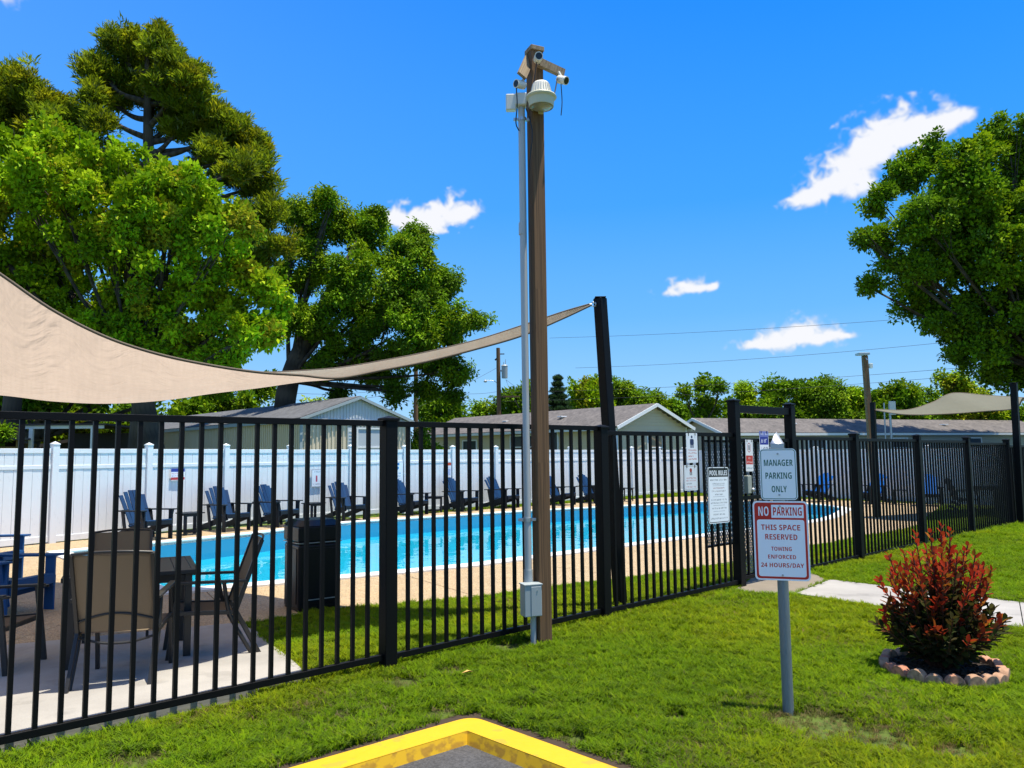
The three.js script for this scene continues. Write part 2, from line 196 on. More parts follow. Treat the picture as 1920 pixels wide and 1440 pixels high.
const kc = [-.25, -4.52], kl = [-.765, .645], kr = [.697, .717];      // the kerb's outer corner and its two arms
const kerbPt = (o, a, side) => { const d = side < 0 ? kl : kr; return [kc[0] + d[0] * a, kc[1] + d[1] * a]; };
const asphaltPoly = [[kc[0], kc[1] + .06], [kc[0] + kl[0] * 9, kc[1] + kl[1] * 9], [kc[0], kc[1] + 16], [kc[0] + kr[0] * 9, kc[1] + kr[1] * 9]];
const bushAt = [2.88, -5.33];
{
  const xs = [], zs = [];
  for (let x = -8; x <= 14.001; x += .125) xs.push(x); for (let z = -32; z <= .001; z += .125) zs.push(z);
  for (let k = 1; k <= 34; k++) { const d = .25 * k + .006 * k * k * k; xs.push(14 + d * 1.6); xs.unshift(-8 - d * 1.6); zs.unshift(-32 - d * 2); zs.push(d); }
  const pos = [], uv = [], idx = [], nx = xs.length, core = inset(poolOuter, -.45), asp = inset(asphaltPoly, .07);
  for (const z of zs) for (const x of xs) { let y = gy(x, z) - .012; if (inside(core, x, z)) y = -2.6; if (inside(asp, x, z)) y = -.2; pos.push(x, y + .015 * (fbm(x * .9, z * .9, 3, 5) - .5), z); uv.push(x, z); }
  for (let j = 0; j < zs.length - 1; j++) for (let i = 0; i < nx - 1; i++) { const a = j * nx + i; idx.push(a, a + nx, a + 1, a + 1, a + nx, a + nx + 1); }
  const g = new THREE.BufferGeometry(); g.setAttribute('position', new THREE.Float32BufferAttribute(pos, 3)); g.setAttribute('uv', new THREE.Float32BufferAttribute(uv, 2)); g.setIndex(idx); g.computeVertexNormals();
  struct('ground', g, M.lawn, 'short lawn turf over the whole site');
}
function slab(poly, top, th, y0 = gy, sub = 0) {                     // a slab over a plan polygon; its top follows the ground, th thick
  const pts = []; poly.forEach((p, i) => { const q = poly[(i + 1) % poly.length], n = sub ? Math.max(1, Math.round(Math.hypot(q[0] - p[0], q[1] - p[1]) / sub)) : 1; for (let k = 0; k < n; k++) pts.push([mix(p[0], q[0], k / n), mix(p[1], q[1], k / n)]); });
  const tri = THREE.ShapeUtils.triangulateShape(pts.map(p => new THREE.Vector2(p[0], p[1])), []), pos = [], uv = [];
  const put = (p, y) => { pos.push(p[0], y, p[1]); uv.push(p[0], p[1]); };
  for (const t of tri) { let [a, b, c] = t.map(i => pts[i]); const cr = (b[0] - a[0]) * (c[1] - a[1]) - (b[1] - a[1]) * (c[0] - a[0]); if (cr > 0) [b, c] = [c, b]; for (const p of [a, b, c]) put(p, y0(p[0], p[1]) + top); }
  pts.forEach((p, i) => { const q = pts[(i + 1) % pts.length], h = (s, d) => y0(s[0], s[1]) + top - d; const quad = [[p, 0], [q, 0], [q, th], [p, 0], [q, th], [p, th]]; for (const [s, d] of quad) { pos.push(s[0], h(s, d), s[1]); uv.push(s[0] + s[1], -d); } });
  const g = new THREE.BufferGeometry(); g.setAttribute('position', new THREE.Float32BufferAttribute(pos, 3)); g.setAttribute('uv', new THREE.Float32BufferAttribute(uv, 2)); g.computeVertexNormals(); return g;
}
struct('asphalt', slab(inset(asphaltPoly, .02), -.042, .1, () => 0), M.asphalt, 'dark asphalt of the parking bay inside the yellow kerb');
{ // concrete patio, footpath and gate pad
  const patio = new THREE.Group(); patio.name = 'patio'; patio.userData = { kind: 'structure', label: 'grey concrete patio slab under the dining set' }; scene.add(patio);
  const a = [-1.38, -5.30], b = [-2.9, -3.95], c = [-4.6, -2.6], d = [-6.6, -5.6], e = [-4.6, -6.85], f = [-2.75, -7.78], g = [-2.42, -7.38];
  part('slab', slab([a, g, f, e, [-3.25, -4.55], b], .035, .16, gy, .5), M.concrete, patio);
  part('slab', slab([[-3.262, -4.56], [-4.612, -6.855], d, c, [-2.912, -3.955]], .035, .16, gy, .5), M.concrete, patio);
  const path = new THREE.Group(); path.name = 'footpath'; path.userData = { kind: 'structure', label: 'pale concrete footpath leading to the pool gate' }; scene.add(path);
  const L = [[2.92, -8.15], [4.2, -6.5], [5.85, -4.45], [7.5, -2.4]], Rr = [[3.62, -8.98], [4.86, -7.56], [6.58, -5.38], [8.3, -3.2]];
  for (let k = 0; k < 3; k++) { const m = .0018; const q = (p, r) => [mix(p[0], r[0], m), mix(p[1], r[1], m)]; part('slab', slab([q(L[k], L[k + 1]), q(Rr[k], Rr[k + 1]), q(Rr[k + 1], Rr[k]), q(L[k + 1], L[k])], .03, .1, () => 0, .6), M.concrete, path); }
  struct('gate_pad', slab(padPoly, .022, .1, () => 0, .4), M.pad, 'brownish concrete landing below the pool gate');
}
{ // kerb: two arms mitred at a rounded outer corner, top, worn inner face
  const W = .17, H = .085, top = .022, arm = 3.2, k = new THREE.Group(); k.name = 'yellow_kerb'; k.userData = { label: 'yellow painted concrete kerb turning a corner beside the asphalt', category: 'kerb' }; scene.add(k);
  const nl = [kl[1], -kl[0]], bis = [kl[0] + kr[0], kl[1] + kr[1]], bl = Math.hypot(...bis), sn = Math.abs(kl[0] * kr[1] - kl[1] * kr[0]);
  const inC = [kc[0] + (kl[0] + kr[0]) * W / sn, kc[1] + (kl[1] + kr[1]) * W / sn], base = inC;
  const O = (d, a) => [kc[0] + d[0] * a, kc[1] + d[1] * a], I = (d, a) => [inC[0] + d[0] * a, inC[1] + d[1] * a], rc = .1;
  const curve = []; for (let t = 0; t <= 1.001; t += .2) { const a = O(kl, rc), b = O(kr, rc); curve.push([(1 - t) * (1 - t) * a[0] + 2 * t * (1 - t) * kc[0] + t * t * b[0], (1 - t) * (1 - t) * a[1] + 2 * t * (1 - t) * kc[1] + t * t * b[1]]); }
  const bv = .018;
  for (const [d, sgn, half] of [[kl, -1, curve.slice(0, 3)], [kr, 1, curve.slice(3)]]) {
    const mid = [(curve[2][0] + curve[3][0]) / 2, (curve[2][1] + curve[3][1]) / 2];
    const steps = 10, outer = [], inner = [], innerLow = [];
    const pts = sgn < 0 ? [mid, ...half.slice().reverse()] : [mid, ...half];
    const outline = []; for (const p of pts) outline.push(p); for (let q = 1; q <= steps; q++) outline.push(O(d, rc + (arm - rc) * q / steps)); for (let q = steps; q >= 0; q--) outline.push([I(d, (arm - W) * q / steps)[0], I(d, (arm - W) * q / steps)[1]]);
    part('kerb_arm', slab(outline, top, .18, (x, z) => .004 * (fbm(x * 5, z * 5, 3, 6) - .5)), M.kerb, k);
    // worn face that leans out to the asphalt
    const off = sgn < 0 ? [kr[0], kr[1]] : [kl[0], kl[1]], pos = [], uv = [];
    for (let q = 0; q < 24; q++) { const a0 = (arm - W) * q / 24, a1 = (arm - W) * (q + 1) / 24; const P = (a, h, o) => { const p = I(d, a), j = .004 * (fbm(a * 9 + h * 30, sgn * 4 + 9, 3, 3) - .5); return [p[0] + off[0] * (o + j), h, p[1] + off[1] * (o + j)]; }; const A = P(a0, top - .003, .002), B = P(a1, top - .003, .002), Cc = P(a1, -.075, .03), D = P(a0, -.075, .03); for (const [v3, uu, vv] of [[A, a0, .1], [D, a0, 0], [B, a1, .1], [B, a1, .1], [D, a0, 0], [Cc, a1, 0]]) { pos.push(...v3); uv.push(uu, vv); } }
    const g = new THREE.BufferGeometry(); g.setAttribute('position', new THREE.Float32BufferAttribute(pos, 3)); g.setAttribute('uv', new THREE.Float32BufferAttribute(uv, 2)); g.computeVertexNormals(); const m = part('kerb_face', g, M.kerbface, k); m.userData.label = 'worn brown-stained inner face';
  }
  // a strip of bare soil behind the kerb
  const so = [O(kl, arm), kc, O(kr, arm)].map(p => p), back = inset([O(kl, arm), kc, O(kr, arm), [kc[0], kc[1] + 9]], -.11);
  struct('soil_strip', slab([O(kl, arm), kc, O(kr, arm), back[2], back[1], back[0]], .004, .03, () => 0), M.soil, 'thin strip of bare soil behind the yellow kerb');
}

// ---------------------------------------------------------------- pool
{
  const wl = -.40, yC = (x, z) => yPool(x);
  // basin
  const n = poolInner.length, pos = [], uv = [];
  const face = (y0, y1) => { const p = [], u = []; let l = 0; for (let i = 0; i < n; i++) { const a = poolInner[i], b = poolInner[(i + 1) % n], L = Math.hypot(b[0] - a[0], b[1] - a[1]); const q = [[a, y1, l], [b, y1, l + L], [b, y0, l + L], [a, y1, l], [b, y0, l + L], [a, y0, l]]; for (const [s, y, w] of q) { const Y = typeof y === 'function' ? y(s[0]) : y; p.push(s[0], Y, s[1]); u.push(w, Y); } l += L; } const g = new THREE.BufferGeometry(); g.setAttribute('position', new THREE.Float32BufferAttribute(p, 3)); g.setAttribute('uv', new THREE.Float32BufferAttribute(u, 2)); g.computeVertexNormals(); return g; };
  const pool = new THREE.Group(); pool.name = 'swimming_pool'; pool.userData = { kind: 'structure', label: 'long swimming pool with bright turquoise water and white coping' }; scene.add(pool);
  part('basin_wall', face(-1.55, -.52), M.plaster, pool);
  part('tile_band', face(-.52, x => yPool(x) + .02), M.tile, pool);
  part('basin_floor', slab(poolInner, -1.5, .02, () => 0), M.plaster, pool);
  const cop = []; for (let i = 0; i < n; i++) { const j = (i + 1) % n; cop.push(slab([poolOuter[i], poolOuter[j], poolInner[j], poolInner[i]], .045, .07, yC)); }
  part('coping', merge(cop), M.coping, pool);
  const w = struct('water', slab(inset(poolInner, .004), wl, .0005, () => 0), M.water, 'still turquoise pool water');
  w.geometry = (() => { const pts = inset(poolInner, .004), tri = THREE.ShapeUtils.triangulateShape(pts.map(p => new THREE.Vector2(p[0], p[1])), []), p = [], u = [], nn = []; for (const t of tri) { let [a, b, c] = t.map(i => pts[i]); if ((b[0] - a[0]) * (c[1] - a[1]) - (b[1] - a[1]) * (c[0] - a[0]) > 0) [b, c] = [c, b]; for (const q of [a, b, c]) { p.push(q[0], wl, q[1]); u.push(q[0], q[1]); nn.push(0, 1, 0); } } const g = new THREE.BufferGeometry(); g.setAttribute('position', new THREE.Float32BufferAttribute(p, 3)); g.setAttribute('normal', new THREE.Float32BufferAttribute(nn, 3)); g.setAttribute('uv', new THREE.Float32BufferAttribute(u, 2)); return g; })();
  // the deck: slabs of exposed pebble concrete between the coping and the grass, with open joints
  const deck = new THREE.Group(); deck.name = 'pool_deck'; deck.userData = { kind: 'structure', label: 'tan pebble concrete deck slabs around the pool' }; scene.add(deck);
  const outC = deckOuter.map(p => V(p[0], 0, p[1])), inPts = poolOuter;
  const nearestIn = (x, z) => { let best = 1e9, q = null; for (let i = 0; i < n; i++) { const a = inPts[i], b = inPts[(i + 1) % n], dx = b[0] - a[0], dz = b[1] - a[1], t = clamp(((x - a[0]) * dx + (z - a[1]) * dz) / (dx * dx + dz * dz)); const p = [a[0] + dx * t, a[1] + dz * t], d = Math.hypot(p[0] - x, p[1] - z); if (d < best) { best = d; q = [p[0], p[1], i + t]; } } return q; };
  // walk the outer edge in even steps, each joined to the nearest coping point; keep the coping parameter moving one way
  const outPts = []; deckOuter.forEach((p, i) => { const q = deckOuter[(i + 1) % deckOuter.length], m = Math.max(1, Math.round(Math.hypot(q[0] - p[0], q[1] - p[1]) / .8)); for (let k = 0; k < m; k++) outPts.push([mix(p[0], q[0], k / m), mix(p[1], q[1], k / m)]); });
  const prm = []; let acc = null; for (const p of outPts) { let t = nearestIn(p[0], p[1])[2]; if (acc !== null) { while (t < acc - n / 2) t += n; while (t > acc + n / 2) t -= n; if (t < acc) t = acc; } acc = t; prm.push(t); }
  const inAt = t => { t = ((t % n) + n) % n; const i = Math.floor(t), a = inPts[i], b = inPts[(i + 1) % n]; return [mix(a[0], b[0], t - i), mix(a[1], b[1], t - i)]; };
  const inRange = (t0, t1) => { const o = [inAt(t0)]; for (let k = Math.floor(t0) + 1; k < t1; k++) o.push(inPts[((k % n) + n) % n]); if (t1 > t0 + 1e-6) o.push(inAt(t1)); return o; };
  const step = 3, m = outPts.length;
  for (let a = 0; a < m; a += step) {
    const b = Math.min(m, a + step); const o = []; for (let k = a; k <= b; k++) o.push(outPts[k % m]); let t0 = prm[a], t1 = b >= m ? prm[0] + n : prm[b]; if (t1 < t0) t1 = t0; if (t1 - t0 > n / 2) t1 = t0;
    let ins = inRange(t0, t1).reverse(); let poly = [...o, ...ins]; const cx = poly.reduce((s, p) => s + p[0], 0) / poly.length, cz = poly.reduce((s, p) => s + p[1], 0) / poly.length;
    const g = .006; const sh = (p, q) => { const d = Math.hypot(q[0] - p[0], q[1] - p[1]) || 1; return [p[0] + (q[0] - p[0]) / d * g, p[1] + (q[1] - p[1]) / d * g]; };
    o[0] = sh(o[0], o[1]); o[o.length - 1] = sh(o[o.length - 1], o[o.length - 2]); if (ins.length > 1) { ins[0] = sh(ins[0], ins[1]); ins[ins.length - 1] = sh(ins[ins.length - 1], ins[ins.length - 2]); }
    poly = [...o, ...ins]; part('deck_slab', slab(poly, .02, .14, (x, z) => yPool(x)), M.pebble, deck);
  }
}
// ---------------------------------------------------------------- black picket fence and the pool gate
{
  const fence = thing('picket_fence', 'long black metal picket fence dividing the lawn from the pool', 'fence');
  const postS = [-4.34, -2.02, .43, 2.75, 5.018, 6.28, 8.05, 10.30, 12.56, 14.83, 17.08], H = [1.745, 1.745, 1.752, 1.718, 0, 1.70, 1.695, 1.69, 1.662, 1.62, 1.60];
  const postGeo = box(.098, 1.84, .098, 0, .92 - .1, 0, .006), capGeo = merge([box(.118, .022, .118, 0, 0, 0, .004), (() => { const g = new THREE.ConeGeometry(.078, .018, 4); g.rotateY(PI / 4); g.translate(0, .02, 0); return g; })()]);
  const pk = new Map();
  const picket = h => { const k = Math.round(h * 1000); if (!pk.has(k)) pk.set(k, box(.0245, h, .0245)); return pk.get(k); };
  for (let k = 0; k < postS.length; k++) {
    const s = postS[k]; if (k === 4 || k === 5) continue;            // the gate's own posts stand there
    const p = part('post', postGeo, M.black, fence); const dy = (k ? (H[Math.min(k, 9)] || 1.70) : 1.745) - 1.70; p.position.set(fx(s), dy * .7 - .02, fz(s)); p.rotation.y = FT;
    const c = part('post_cap', capGeo, M.black, p); c.position.y = 1.745;
  }
  for (let k = 0; k < postS.length - 1; k++) {
    if (k === 4) continue;
    const s0 = postS[k] + .052, s1 = postS[k + 1] - .052, L = s1 - s0, h = H[k] || 1.70, drop = -.0039 * (s0 - .43), panel = grp('panel', fence);
    panel.position.set(fx(s0), drop, fz(s0)); panel.rotation.y = FT;
    part('top_rail', box(L, .042, .034, L / 2, h - .021, 0, .003), M.black, panel);
    part('bottom_rail', box(L, .042, .034, L / 2, .079, 0, .003), M.black, panel);
    const n = Math.round(L / .1155) - 1, hh = h - .042 - .1; for (let q = 1; q <= n; q++) { const m = part('picket', picket(hh), M.black, panel); m.position.set(L * q / (n + 1), .1 + hh / 2, 0); }
  }
  // gate frame: two tall posts and a beam
  const fr = thing('gate_frame', 'tall black gate frame with a cross beam over the pool gate', 'gate frame');
  for (const s of [5.018, 6.28]) { const p = part('post', box(.102, 2.16, .102, 0, .98, 0, .006), M.black, fr); p.position.set(fx(s), 0, fz(s)); p.rotation.y = FT; const c = part('post_cap', capGeo, M.black, p); c.position.y = 2.072; }
  { const b = part('beam', box(1.16, .085, .06, 0, 1.985, 0, .004), M.black, fr); b.position.set(fx(5.649), 0, fz(5.649)); b.rotation.y = FT; }
  const gate = thing('pool_gate', 'black metal picket gate hung in the tall frame', 'gate', [fx(5.085), 0, fz(5.085)], FT);
  const GW = 1.125; for (const y of [.10, .98, 1.63]) part('gate_rail', box(GW, .04, .034, GW / 2, y, 0, .003), M.black, gate);
  for (const x of [.02, GW - .02]) part('gate_stile', box(.04, 1.49, .036, x, .865, 0, .003), M.black, gate);
  for (let q = 1; q < 9; q++) part('picket', box(.0245, 1.49, .0245, GW * q / 9, .865, .0), M.black, gate);
  part('hinge', box(.05, .09, .05, -.012, 1.4, .02, .004), M.black, gate); part('hinge', box(.05, .09, .05, -.012, .35, .02, .004), M.black, gate);
  { const l = part('latch', merge([box(.09, .05, .05, GW - .01, 1.28, .03, .006), box(.04, .16, .03, GW + .01, 1.28, .05, .006)]), M.camwhite, gate); }
  { const l = part('lock_box', box(.085, .20, .055, .1, 1.13, .045, .008), std([.33, .34, .28], .5), gate); part('lock_knob', (() => { const g = new THREE.SphereGeometry(.022, 16, 10); g.translate(.14, 1.07, .085); return g; })(), M.steel, l); }
  // expanded metal guard beside the gate, so that nobody reaches the latch
  const guard = (s0, s1, label, h0) => {
    const x0 = fx(s0), z0 = fz(s0), w = s1 - s0, g = thing('mesh_guard', label, 'mesh', [x0 - .6716 * .03, 0, z0 - .7409 * .03], FT), list = [], h1 = 1.62, p = .034;
    for (const sg of [-1, 1]) for (let c = -w * 1.7; c < (h1 - h0) + w * 1.7; c += p * 1.7) { // lines y = h0 + c + sg*1.7*x, clipped to the rectangle
      let xa = 0, xb = w; const ya = h0 + c + sg * 1.7 * 0, f = x => h0 + c + sg * 1.7 * x, inv = y => (y - h0 - c) / (sg * 1.7); const l = [inv(h0), inv(h1)].sort((a, b) => a - b); xa = Math.max(xa, l[0]); xb = Math.min(xb, l[1]); if (xb - xa < .01) continue; list.push(bar([xa, f(xa), 0], [xb, f(xb), 0], .004, .009, V(0, 0, 1))); }
    part('mesh_sheet', merge(list), M.galv, g); part('mesh_frame', merge([box(w, .02, .012, w / 2, h0, 0), box(w, .02, .012, w / 2, h1, 0)]), M.black, g);
  };
  guard(4.44, 4.95, 'grey expanded metal mesh fixed to the fence behind the pool rules sign', .49);
  guard(5.12, 6.2, 'grey expanded metal mesh covering the pool gate', .12);
}

// ---------------------------------------------------------------- white vinyl privacy fence, two runs meeting in a corner
{
  const run = (name, label, pts, ns, h) => { const f = thing(name, label, 'fence');
   for (let sgm = 0; sgm < ns.length; sgm++) { const A = pts[sgm], B = pts[sgm + 1], n = ns[sgm];
    const dx = (B[0] - A[0]) / n, dz = (B[1] - A[1]) / n, L = Math.hypot(dx, dz), th = Math.atan2(-dz, dx);
    const post = box(.127, h + .17, .127, 0, (h + .17) / 2 - .1, 0, .006), cap = merge([box(.142, .03, .142, 0, 0, 0, .005), (() => { const g = new THREE.ConeGeometry(.09, .045, 4); g.rotateY(PI / 4); g.translate(0, .035, 0); return g; })()]);
    const nb = 11, bw = (L - .127) / nb, board = box(bw - .006, h - .30, .022), lat = box(bw - .006, .24, .022);
    for (let k = sgm ? 1 : 0; k <= n; k++) { const x = A[0] + dx * k, z = A[1] + dz * k, y = yPool(x); const p = part('post', post, M.vinyl, f); p.position.set(x, y, z); p.rotation.y = th; const c = part('post_cap', cap, M.vinyl, p); c.position.y = h + .085; }
    for (let k = 0; k < n; k++) {
      const x = A[0] + dx * k, z = A[1] + dz * k, y = yPool(x + dx / 2), pan = grp('panel', f); pan.position.set(x, y, z); pan.rotation.y = th; const W = L - .127;
      part('top_rail', box(W, .09, .045, L / 2, h - .045, 0, .006), M.vinyl, pan); part('middle_rail', box(W, .075, .045, L / 2, h - .36, 0, .006), M.vinyl, pan); part('bottom_rail', box(W, .12, .045, L / 2, .10, 0, .006), M.vinyl, pan);
      const hb = h - .36 - .16 - .04; for (let q = 0; q < nb; q++) { const b = part('board', board, M.vinyl, pan); b.scale.y = hb / (h - .30); b.position.set(.0635 + bw * (q + .5), .16 + hb / 2, ((q * 7) % 3 - 1) * .0012); const c = part('board', lat, M.vinyl, pan); c.position.set(.0635 + bw * (q + .5), h - .09 - .115, 0); }
    }
   }
  };
  run('vinyl_fence', 'white vinyl privacy fence behind the row of navy chairs and side tables', [[-10.99, -11.65], [-5.77, -19.97], [7.27, -32.8]], [5, 10], 1.83);
  run('vinyl_fence', 'white vinyl privacy fence behind the sunlit blue chairs, below the long brown roof', [[7.37, -32.8], [17.4, -20.9]], [8], 1.80);
}

// ---------------------------------------------------------------- signs: printed plates with rounded corners
function plateShape(w, h, r) { const s = new THREE.Shape(), x = -w / 2, y = -h / 2; s.moveTo(x + r, y); s.lineTo(x + w - r, y); s.absarc(x + w - r, y + r, r, -PI / 2, 0); s.lineTo(x + w, y + h - r); s.absarc(x + w - r, y + h - r, r, 0, PI / 2); s.lineTo(x + r, y + h); s.absarc(x + r, y + h - r, r, PI / 2, PI); s.lineTo(x, y + r); s.absarc(x + r, y + r, r, PI, PI * 1.5); return s; }
function signPlate(parent, w, h, r, draw, px = 1400) {
  const cv = document.createElement('canvas'); cv.width = Math.round(w * px); cv.height = Math.round(h * px); const c = cv.getContext('2d'); draw(c, cv.width, cv.height);
  const t = new THREE.CanvasTexture(cv); t.colorSpace = THREE.SRGBColorSpace; t.anisotropy = 8;
  const back = new THREE.ExtrudeGeometry(plateShape(w, h, r), { depth: .0025, bevelEnabled: false, curveSegments: 6 }); back.translate(0, 0, -.0030); part('plate', back, M.signback, parent);
  const face = new THREE.ShapeGeometry(plateShape(w, h, r), 6), p = face.attributes.position, uv = new Float32Array(p.count * 2); for (let i = 0; i < p.count; i++) { uv[2 * i] = p.getX(i) / w + .5; uv[2 * i + 1] = p.getY(i) / h + .5; } face.setAttribute('uv', new THREE.BufferAttribute(uv, 2));
  return part('sign_face', face, new THREE.MeshStandardMaterial({ map: t, roughness: .38, color: C(1, 1, 1) }), parent);
}
const fitText = (c, t, x, y, size, w, wt = 'bold') => { c.font = `${wt} ${size * 1.12}px sans-serif`; const m = c.measureText(t).width; c.save(); c.translate(x, y); c.scale(Math.min(1.6, w / m), 1); c.fillText(t, 0, 0); c.restore(); };
const rrect = (c, x, y, w, h, r) => { c.beginPath(); c.moveTo(x + r, y); c.lineTo(x + w - r, y); c.quadraticCurveTo(x + w, y, x + w, y + r); c.lineTo(x + w, y + h - r); c.quadraticCurveTo(x + w, y + h, x + w - r, y + h); c.lineTo(x + r, y + h); c.quadraticCurveTo(x, y + h, x, y + h - r); c.lineTo(x, y + r); c.quadraticCurveTo(x, y, x + r, y); c.closePath(); };
const scribble = (c, x, y, w, h, col, seed) => { const r = rng(seed); c.fillStyle = col; let a = x; while (a < x + w) { const k = h * (.35 + r() * .35); if (r() < .14) { a += h * .5; continue; } c.fillRect(a, y, k * .28, h); if (r() < .6) c.fillRect(a, y + (r() < .5 ? 0 : h * .42), k, h * .2); if (r() < .5) c.fillRect(a, y + h * .8, k, h * .2); if (r() < .5) c.fillRect(a + k * .72, y + (r() < .5 ? 0 : h * .4), k * .28, h * .6); a += k + h * .18; } };
{ // the two parking signs on their post
  const post = thing('sign_post', 'grey metal post with a peaked cap carrying the parking signs', 'sign post', [1.572, 0, -4.585], -.30);
  part('pipe', rod([0, -.05, 0], [0, 1.535, 0], .031, .031, 20), M.galv, post);
  part('post_cap', (() => { const g = merge([box(.075, .03, .075, 0, 1.53, 0, .003), (() => { const k = new THREE.ConeGeometry(.054, .072, 4); k.rotateY(PI / 4); k.translate(0, 1.581, 0); return k; })()]); return g; })(), M.steel, post);
  const bolt = y => rod([0, y, .030], [0, y, .046], .006, .006, 8);
  const mk = (label, y, w, h, draw) => { const s = thing('parking_sign', label, 'sign', [1.572 + Math.sin(-.30) * .036, y, -4.585 + Math.cos(-.30) * .036], -.30); signPlate(s, w, h, .024, draw, 1800); for (const q of [h / 2 - .03, -h / 2 + .03]) part('bolt', rod([0, q, -.001], [0, q, .006], .006, .006, 10), M.steel, s); return s; };
  const a = mk('white parking sign with green lettering above the red and white sign', 1.365, .205, .30, (c, w, h) => { c.fillStyle = '#f4f8f7'; c.fillRect(0, 0, w, h); c.strokeStyle = '#1f5a4c'; c.lineWidth = w * .018; rrect(c, w * .035, w * .035, w * .93, h - w * .07, w * .085); c.stroke(); c.fillStyle = '#0a5a45'; c.textAlign = 'center'; c.textBaseline = 'middle'; fitText(c, 'MANAGER', w / 2, h * .28, h * .15, w * .80); fitText(c, 'PARKING', w / 2, h * .53, h * .15, w * .74); fitText(c, 'ONLY', w / 2, h * .79, h * .15, w * .42); });
  const b = mk('white no parking sign with red border and red lettering', .98, .305, .457, (c, w, h) => { c.fillStyle = '#f6f7fa'; c.fillRect(0, 0, w, h); const R = '#c41f0c'; c.fillStyle = R; rrect(c, w * .03, w * .03, w * .94, h - w * .06, w * .07); c.fill(); c.fillStyle = '#f6f7fa'; rrect(c, w * .07, h * .235, w * .86, h * .718, w * .05); c.fill(); c.fillRect(w * .34, h * .047, w * .585, h * .165); c.textAlign = 'center'; c.textBaseline = 'middle'; c.fillStyle = '#f4f5f7'; fitText(c, 'NO', w * .195, h * .132, h * .145, w * .21); c.fillStyle = R; fitText(c, 'PARKING', w * .632, h * .132, h * .13, w * .54); fitText(c, 'THIS SPACE', w * .5, h * .335, h * .085, w * .72); fitText(c, 'RESERVED', w * .5, h * .455, h * .085, w * .60); fitText(c, 'TOWING', w * .5, h * .605, h * .062, w * .38); fitText(c, 'ENFORCED', w * .5, h * .705, h * .062, w * .52); fitText(c, '24 HOURS/DAY', w * .5, h * .81, h * .066, w * .78); });
  // signs tied to the fence
  const onFence = (label, s, y, w, h, draw, tilt = 0, off = .02, r = .012) => { const g = thing('pool_sign', label, 'sign', [fx(s) + .6716 * off, y, fz(s) + .7409 * off], FT); g.rotation.z = tilt; signPlate(g, w, h, r, draw, 1400); for (const q of [-1, 1]) part('cable_tie', box(.006, .03, .004, q * w * .3, h / 2 - .012, .003), M.black, g); return g; };
  onFence('tall white pool rules sign with a black heading band', 4.63, 1.035, .40, .60, (c, w, h) => { c.fillStyle = '#eef2f4'; c.fillRect(0, 0, w, h); c.strokeStyle = '#30363a'; c.lineWidth = w * .02; rrect(c, w * .03, w * .03, w * .94, h - w * .06, w * .06); c.stroke(); c.fillStyle = '#15181b'; c.fillRect(w * .03, w * .03, w * .94, h * .155); c.fillStyle = '#f2f4f5'; c.textAlign = 'center'; c.textBaseline = 'middle'; fitText(c, 'POOL RULES', w / 2, h * .105, h * .11, w * .86);
    const L = [[.215, .80, '#4a5054'], [.285, .60, '#585e62'], [.36, .52, '#8d5450'], [.415, .66, '#6d5a5a'], [.475, .36, '#555b60'], [.57, .74, '#555b60'], [.625, .78, '#62686c'], [.72, .70, '#555b60'], [.83, .56, '#555b60'], [.90, .78, '#4a5054']]; L.forEach(([y, ww, col], i) => scribble(c, w * (.5 - ww / 2), h * y, w * ww, h * .026, col, 40 + i)); c.fillStyle = '#7b8287'; for (const y of [.33, .525, .68, .785]) c.fillRect(w * .22, h * y, w * .56, h * .005); }, -.015, .022, .03);
  onFence('white fence sign with a blue figure and red lines of print', 4.165, 1.545, .20, .31, (c, w, h) => { c.fillStyle = '#e3e7ea'; c.fillRect(0, 0, w, h); c.fillStyle = '#1b2a55'; c.beginPath(); c.arc(w * .5, h * .13, w * .075, 0, 7); c.fill(); rrect(c, w * .33, h * .2, w * .34, h * .2, w * .08); c.fill(); c.fillRect(w * .36, h * .33, w * .11, h * .17); c.fillRect(w * .53, h * .33, w * .11, h * .17); [.55, .65, .75, .85].forEach((y, i) => scribble(c, w * .15, h * y, w * (i === 2 ? .45 : .7), h * .05, '#b5453c', 70 + i)); }, .01, .02, .012);
  onFence('small white fence sign with a red picture and black print', 4.125, 1.235, .235, .26, (c, w, h) => { c.fillStyle = '#dfe2e4'; c.fillRect(0, 0, w, h); c.strokeStyle = '#8a8d90'; c.lineWidth = w * .015; c.strokeRect(w * .05, h * .05, w * .9, h * .9); c.fillStyle = '#a03a30'; c.beginPath(); c.arc(w * .5, h * .2, w * .09, 0, 7); c.fill(); c.fillStyle = '#4a4a52'; c.fillRect(w * .42, h * .26, w * .06, h * .14); c.fillRect(w * .53, h * .26, w * .06, h * .14); [.48, .58, .70, .83].forEach((y, i) => scribble(c, w * .16, h * y, w * (i === 2 ? .4 : .68), h * .055, i === 2 ? '#55585c' : '#b05048', 80 + i)); }, -.012, .022, .01);
  onFence('white warning sign with a red ring and a red band on the gate', 5.265, 1.455, .155, .36, (c, w, h) => { c.fillStyle = '#e8e6e4'; c.fillRect(0, 0, w, h); c.strokeStyle = '#a83a3a'; c.lineWidth = w * .05; c.beginPath(); c.ellipse(w * .48, h * .25, w * .22, h * .14, 0, 0, 7); c.stroke(); c.fillStyle = '#3c2030'; rrect(c, w * .41, h * .17, w * .14, h * .16, w * .06); c.fill(); c.fillStyle = '#c02a1c'; c.fillRect(w * .04, h * .5, w * .92, h * .28); scribble(c, w * .3, h * .55, w * .4, h * .06, '#eed0cc', 91); scribble(c, w * .14, h * .68, w * .72, h * .06, '#f0dcd8', 92); scribble(c, w * .1, h * .87, w * .8, h * .05, '#3f6e74', 93); }, -.02, .03, .006);
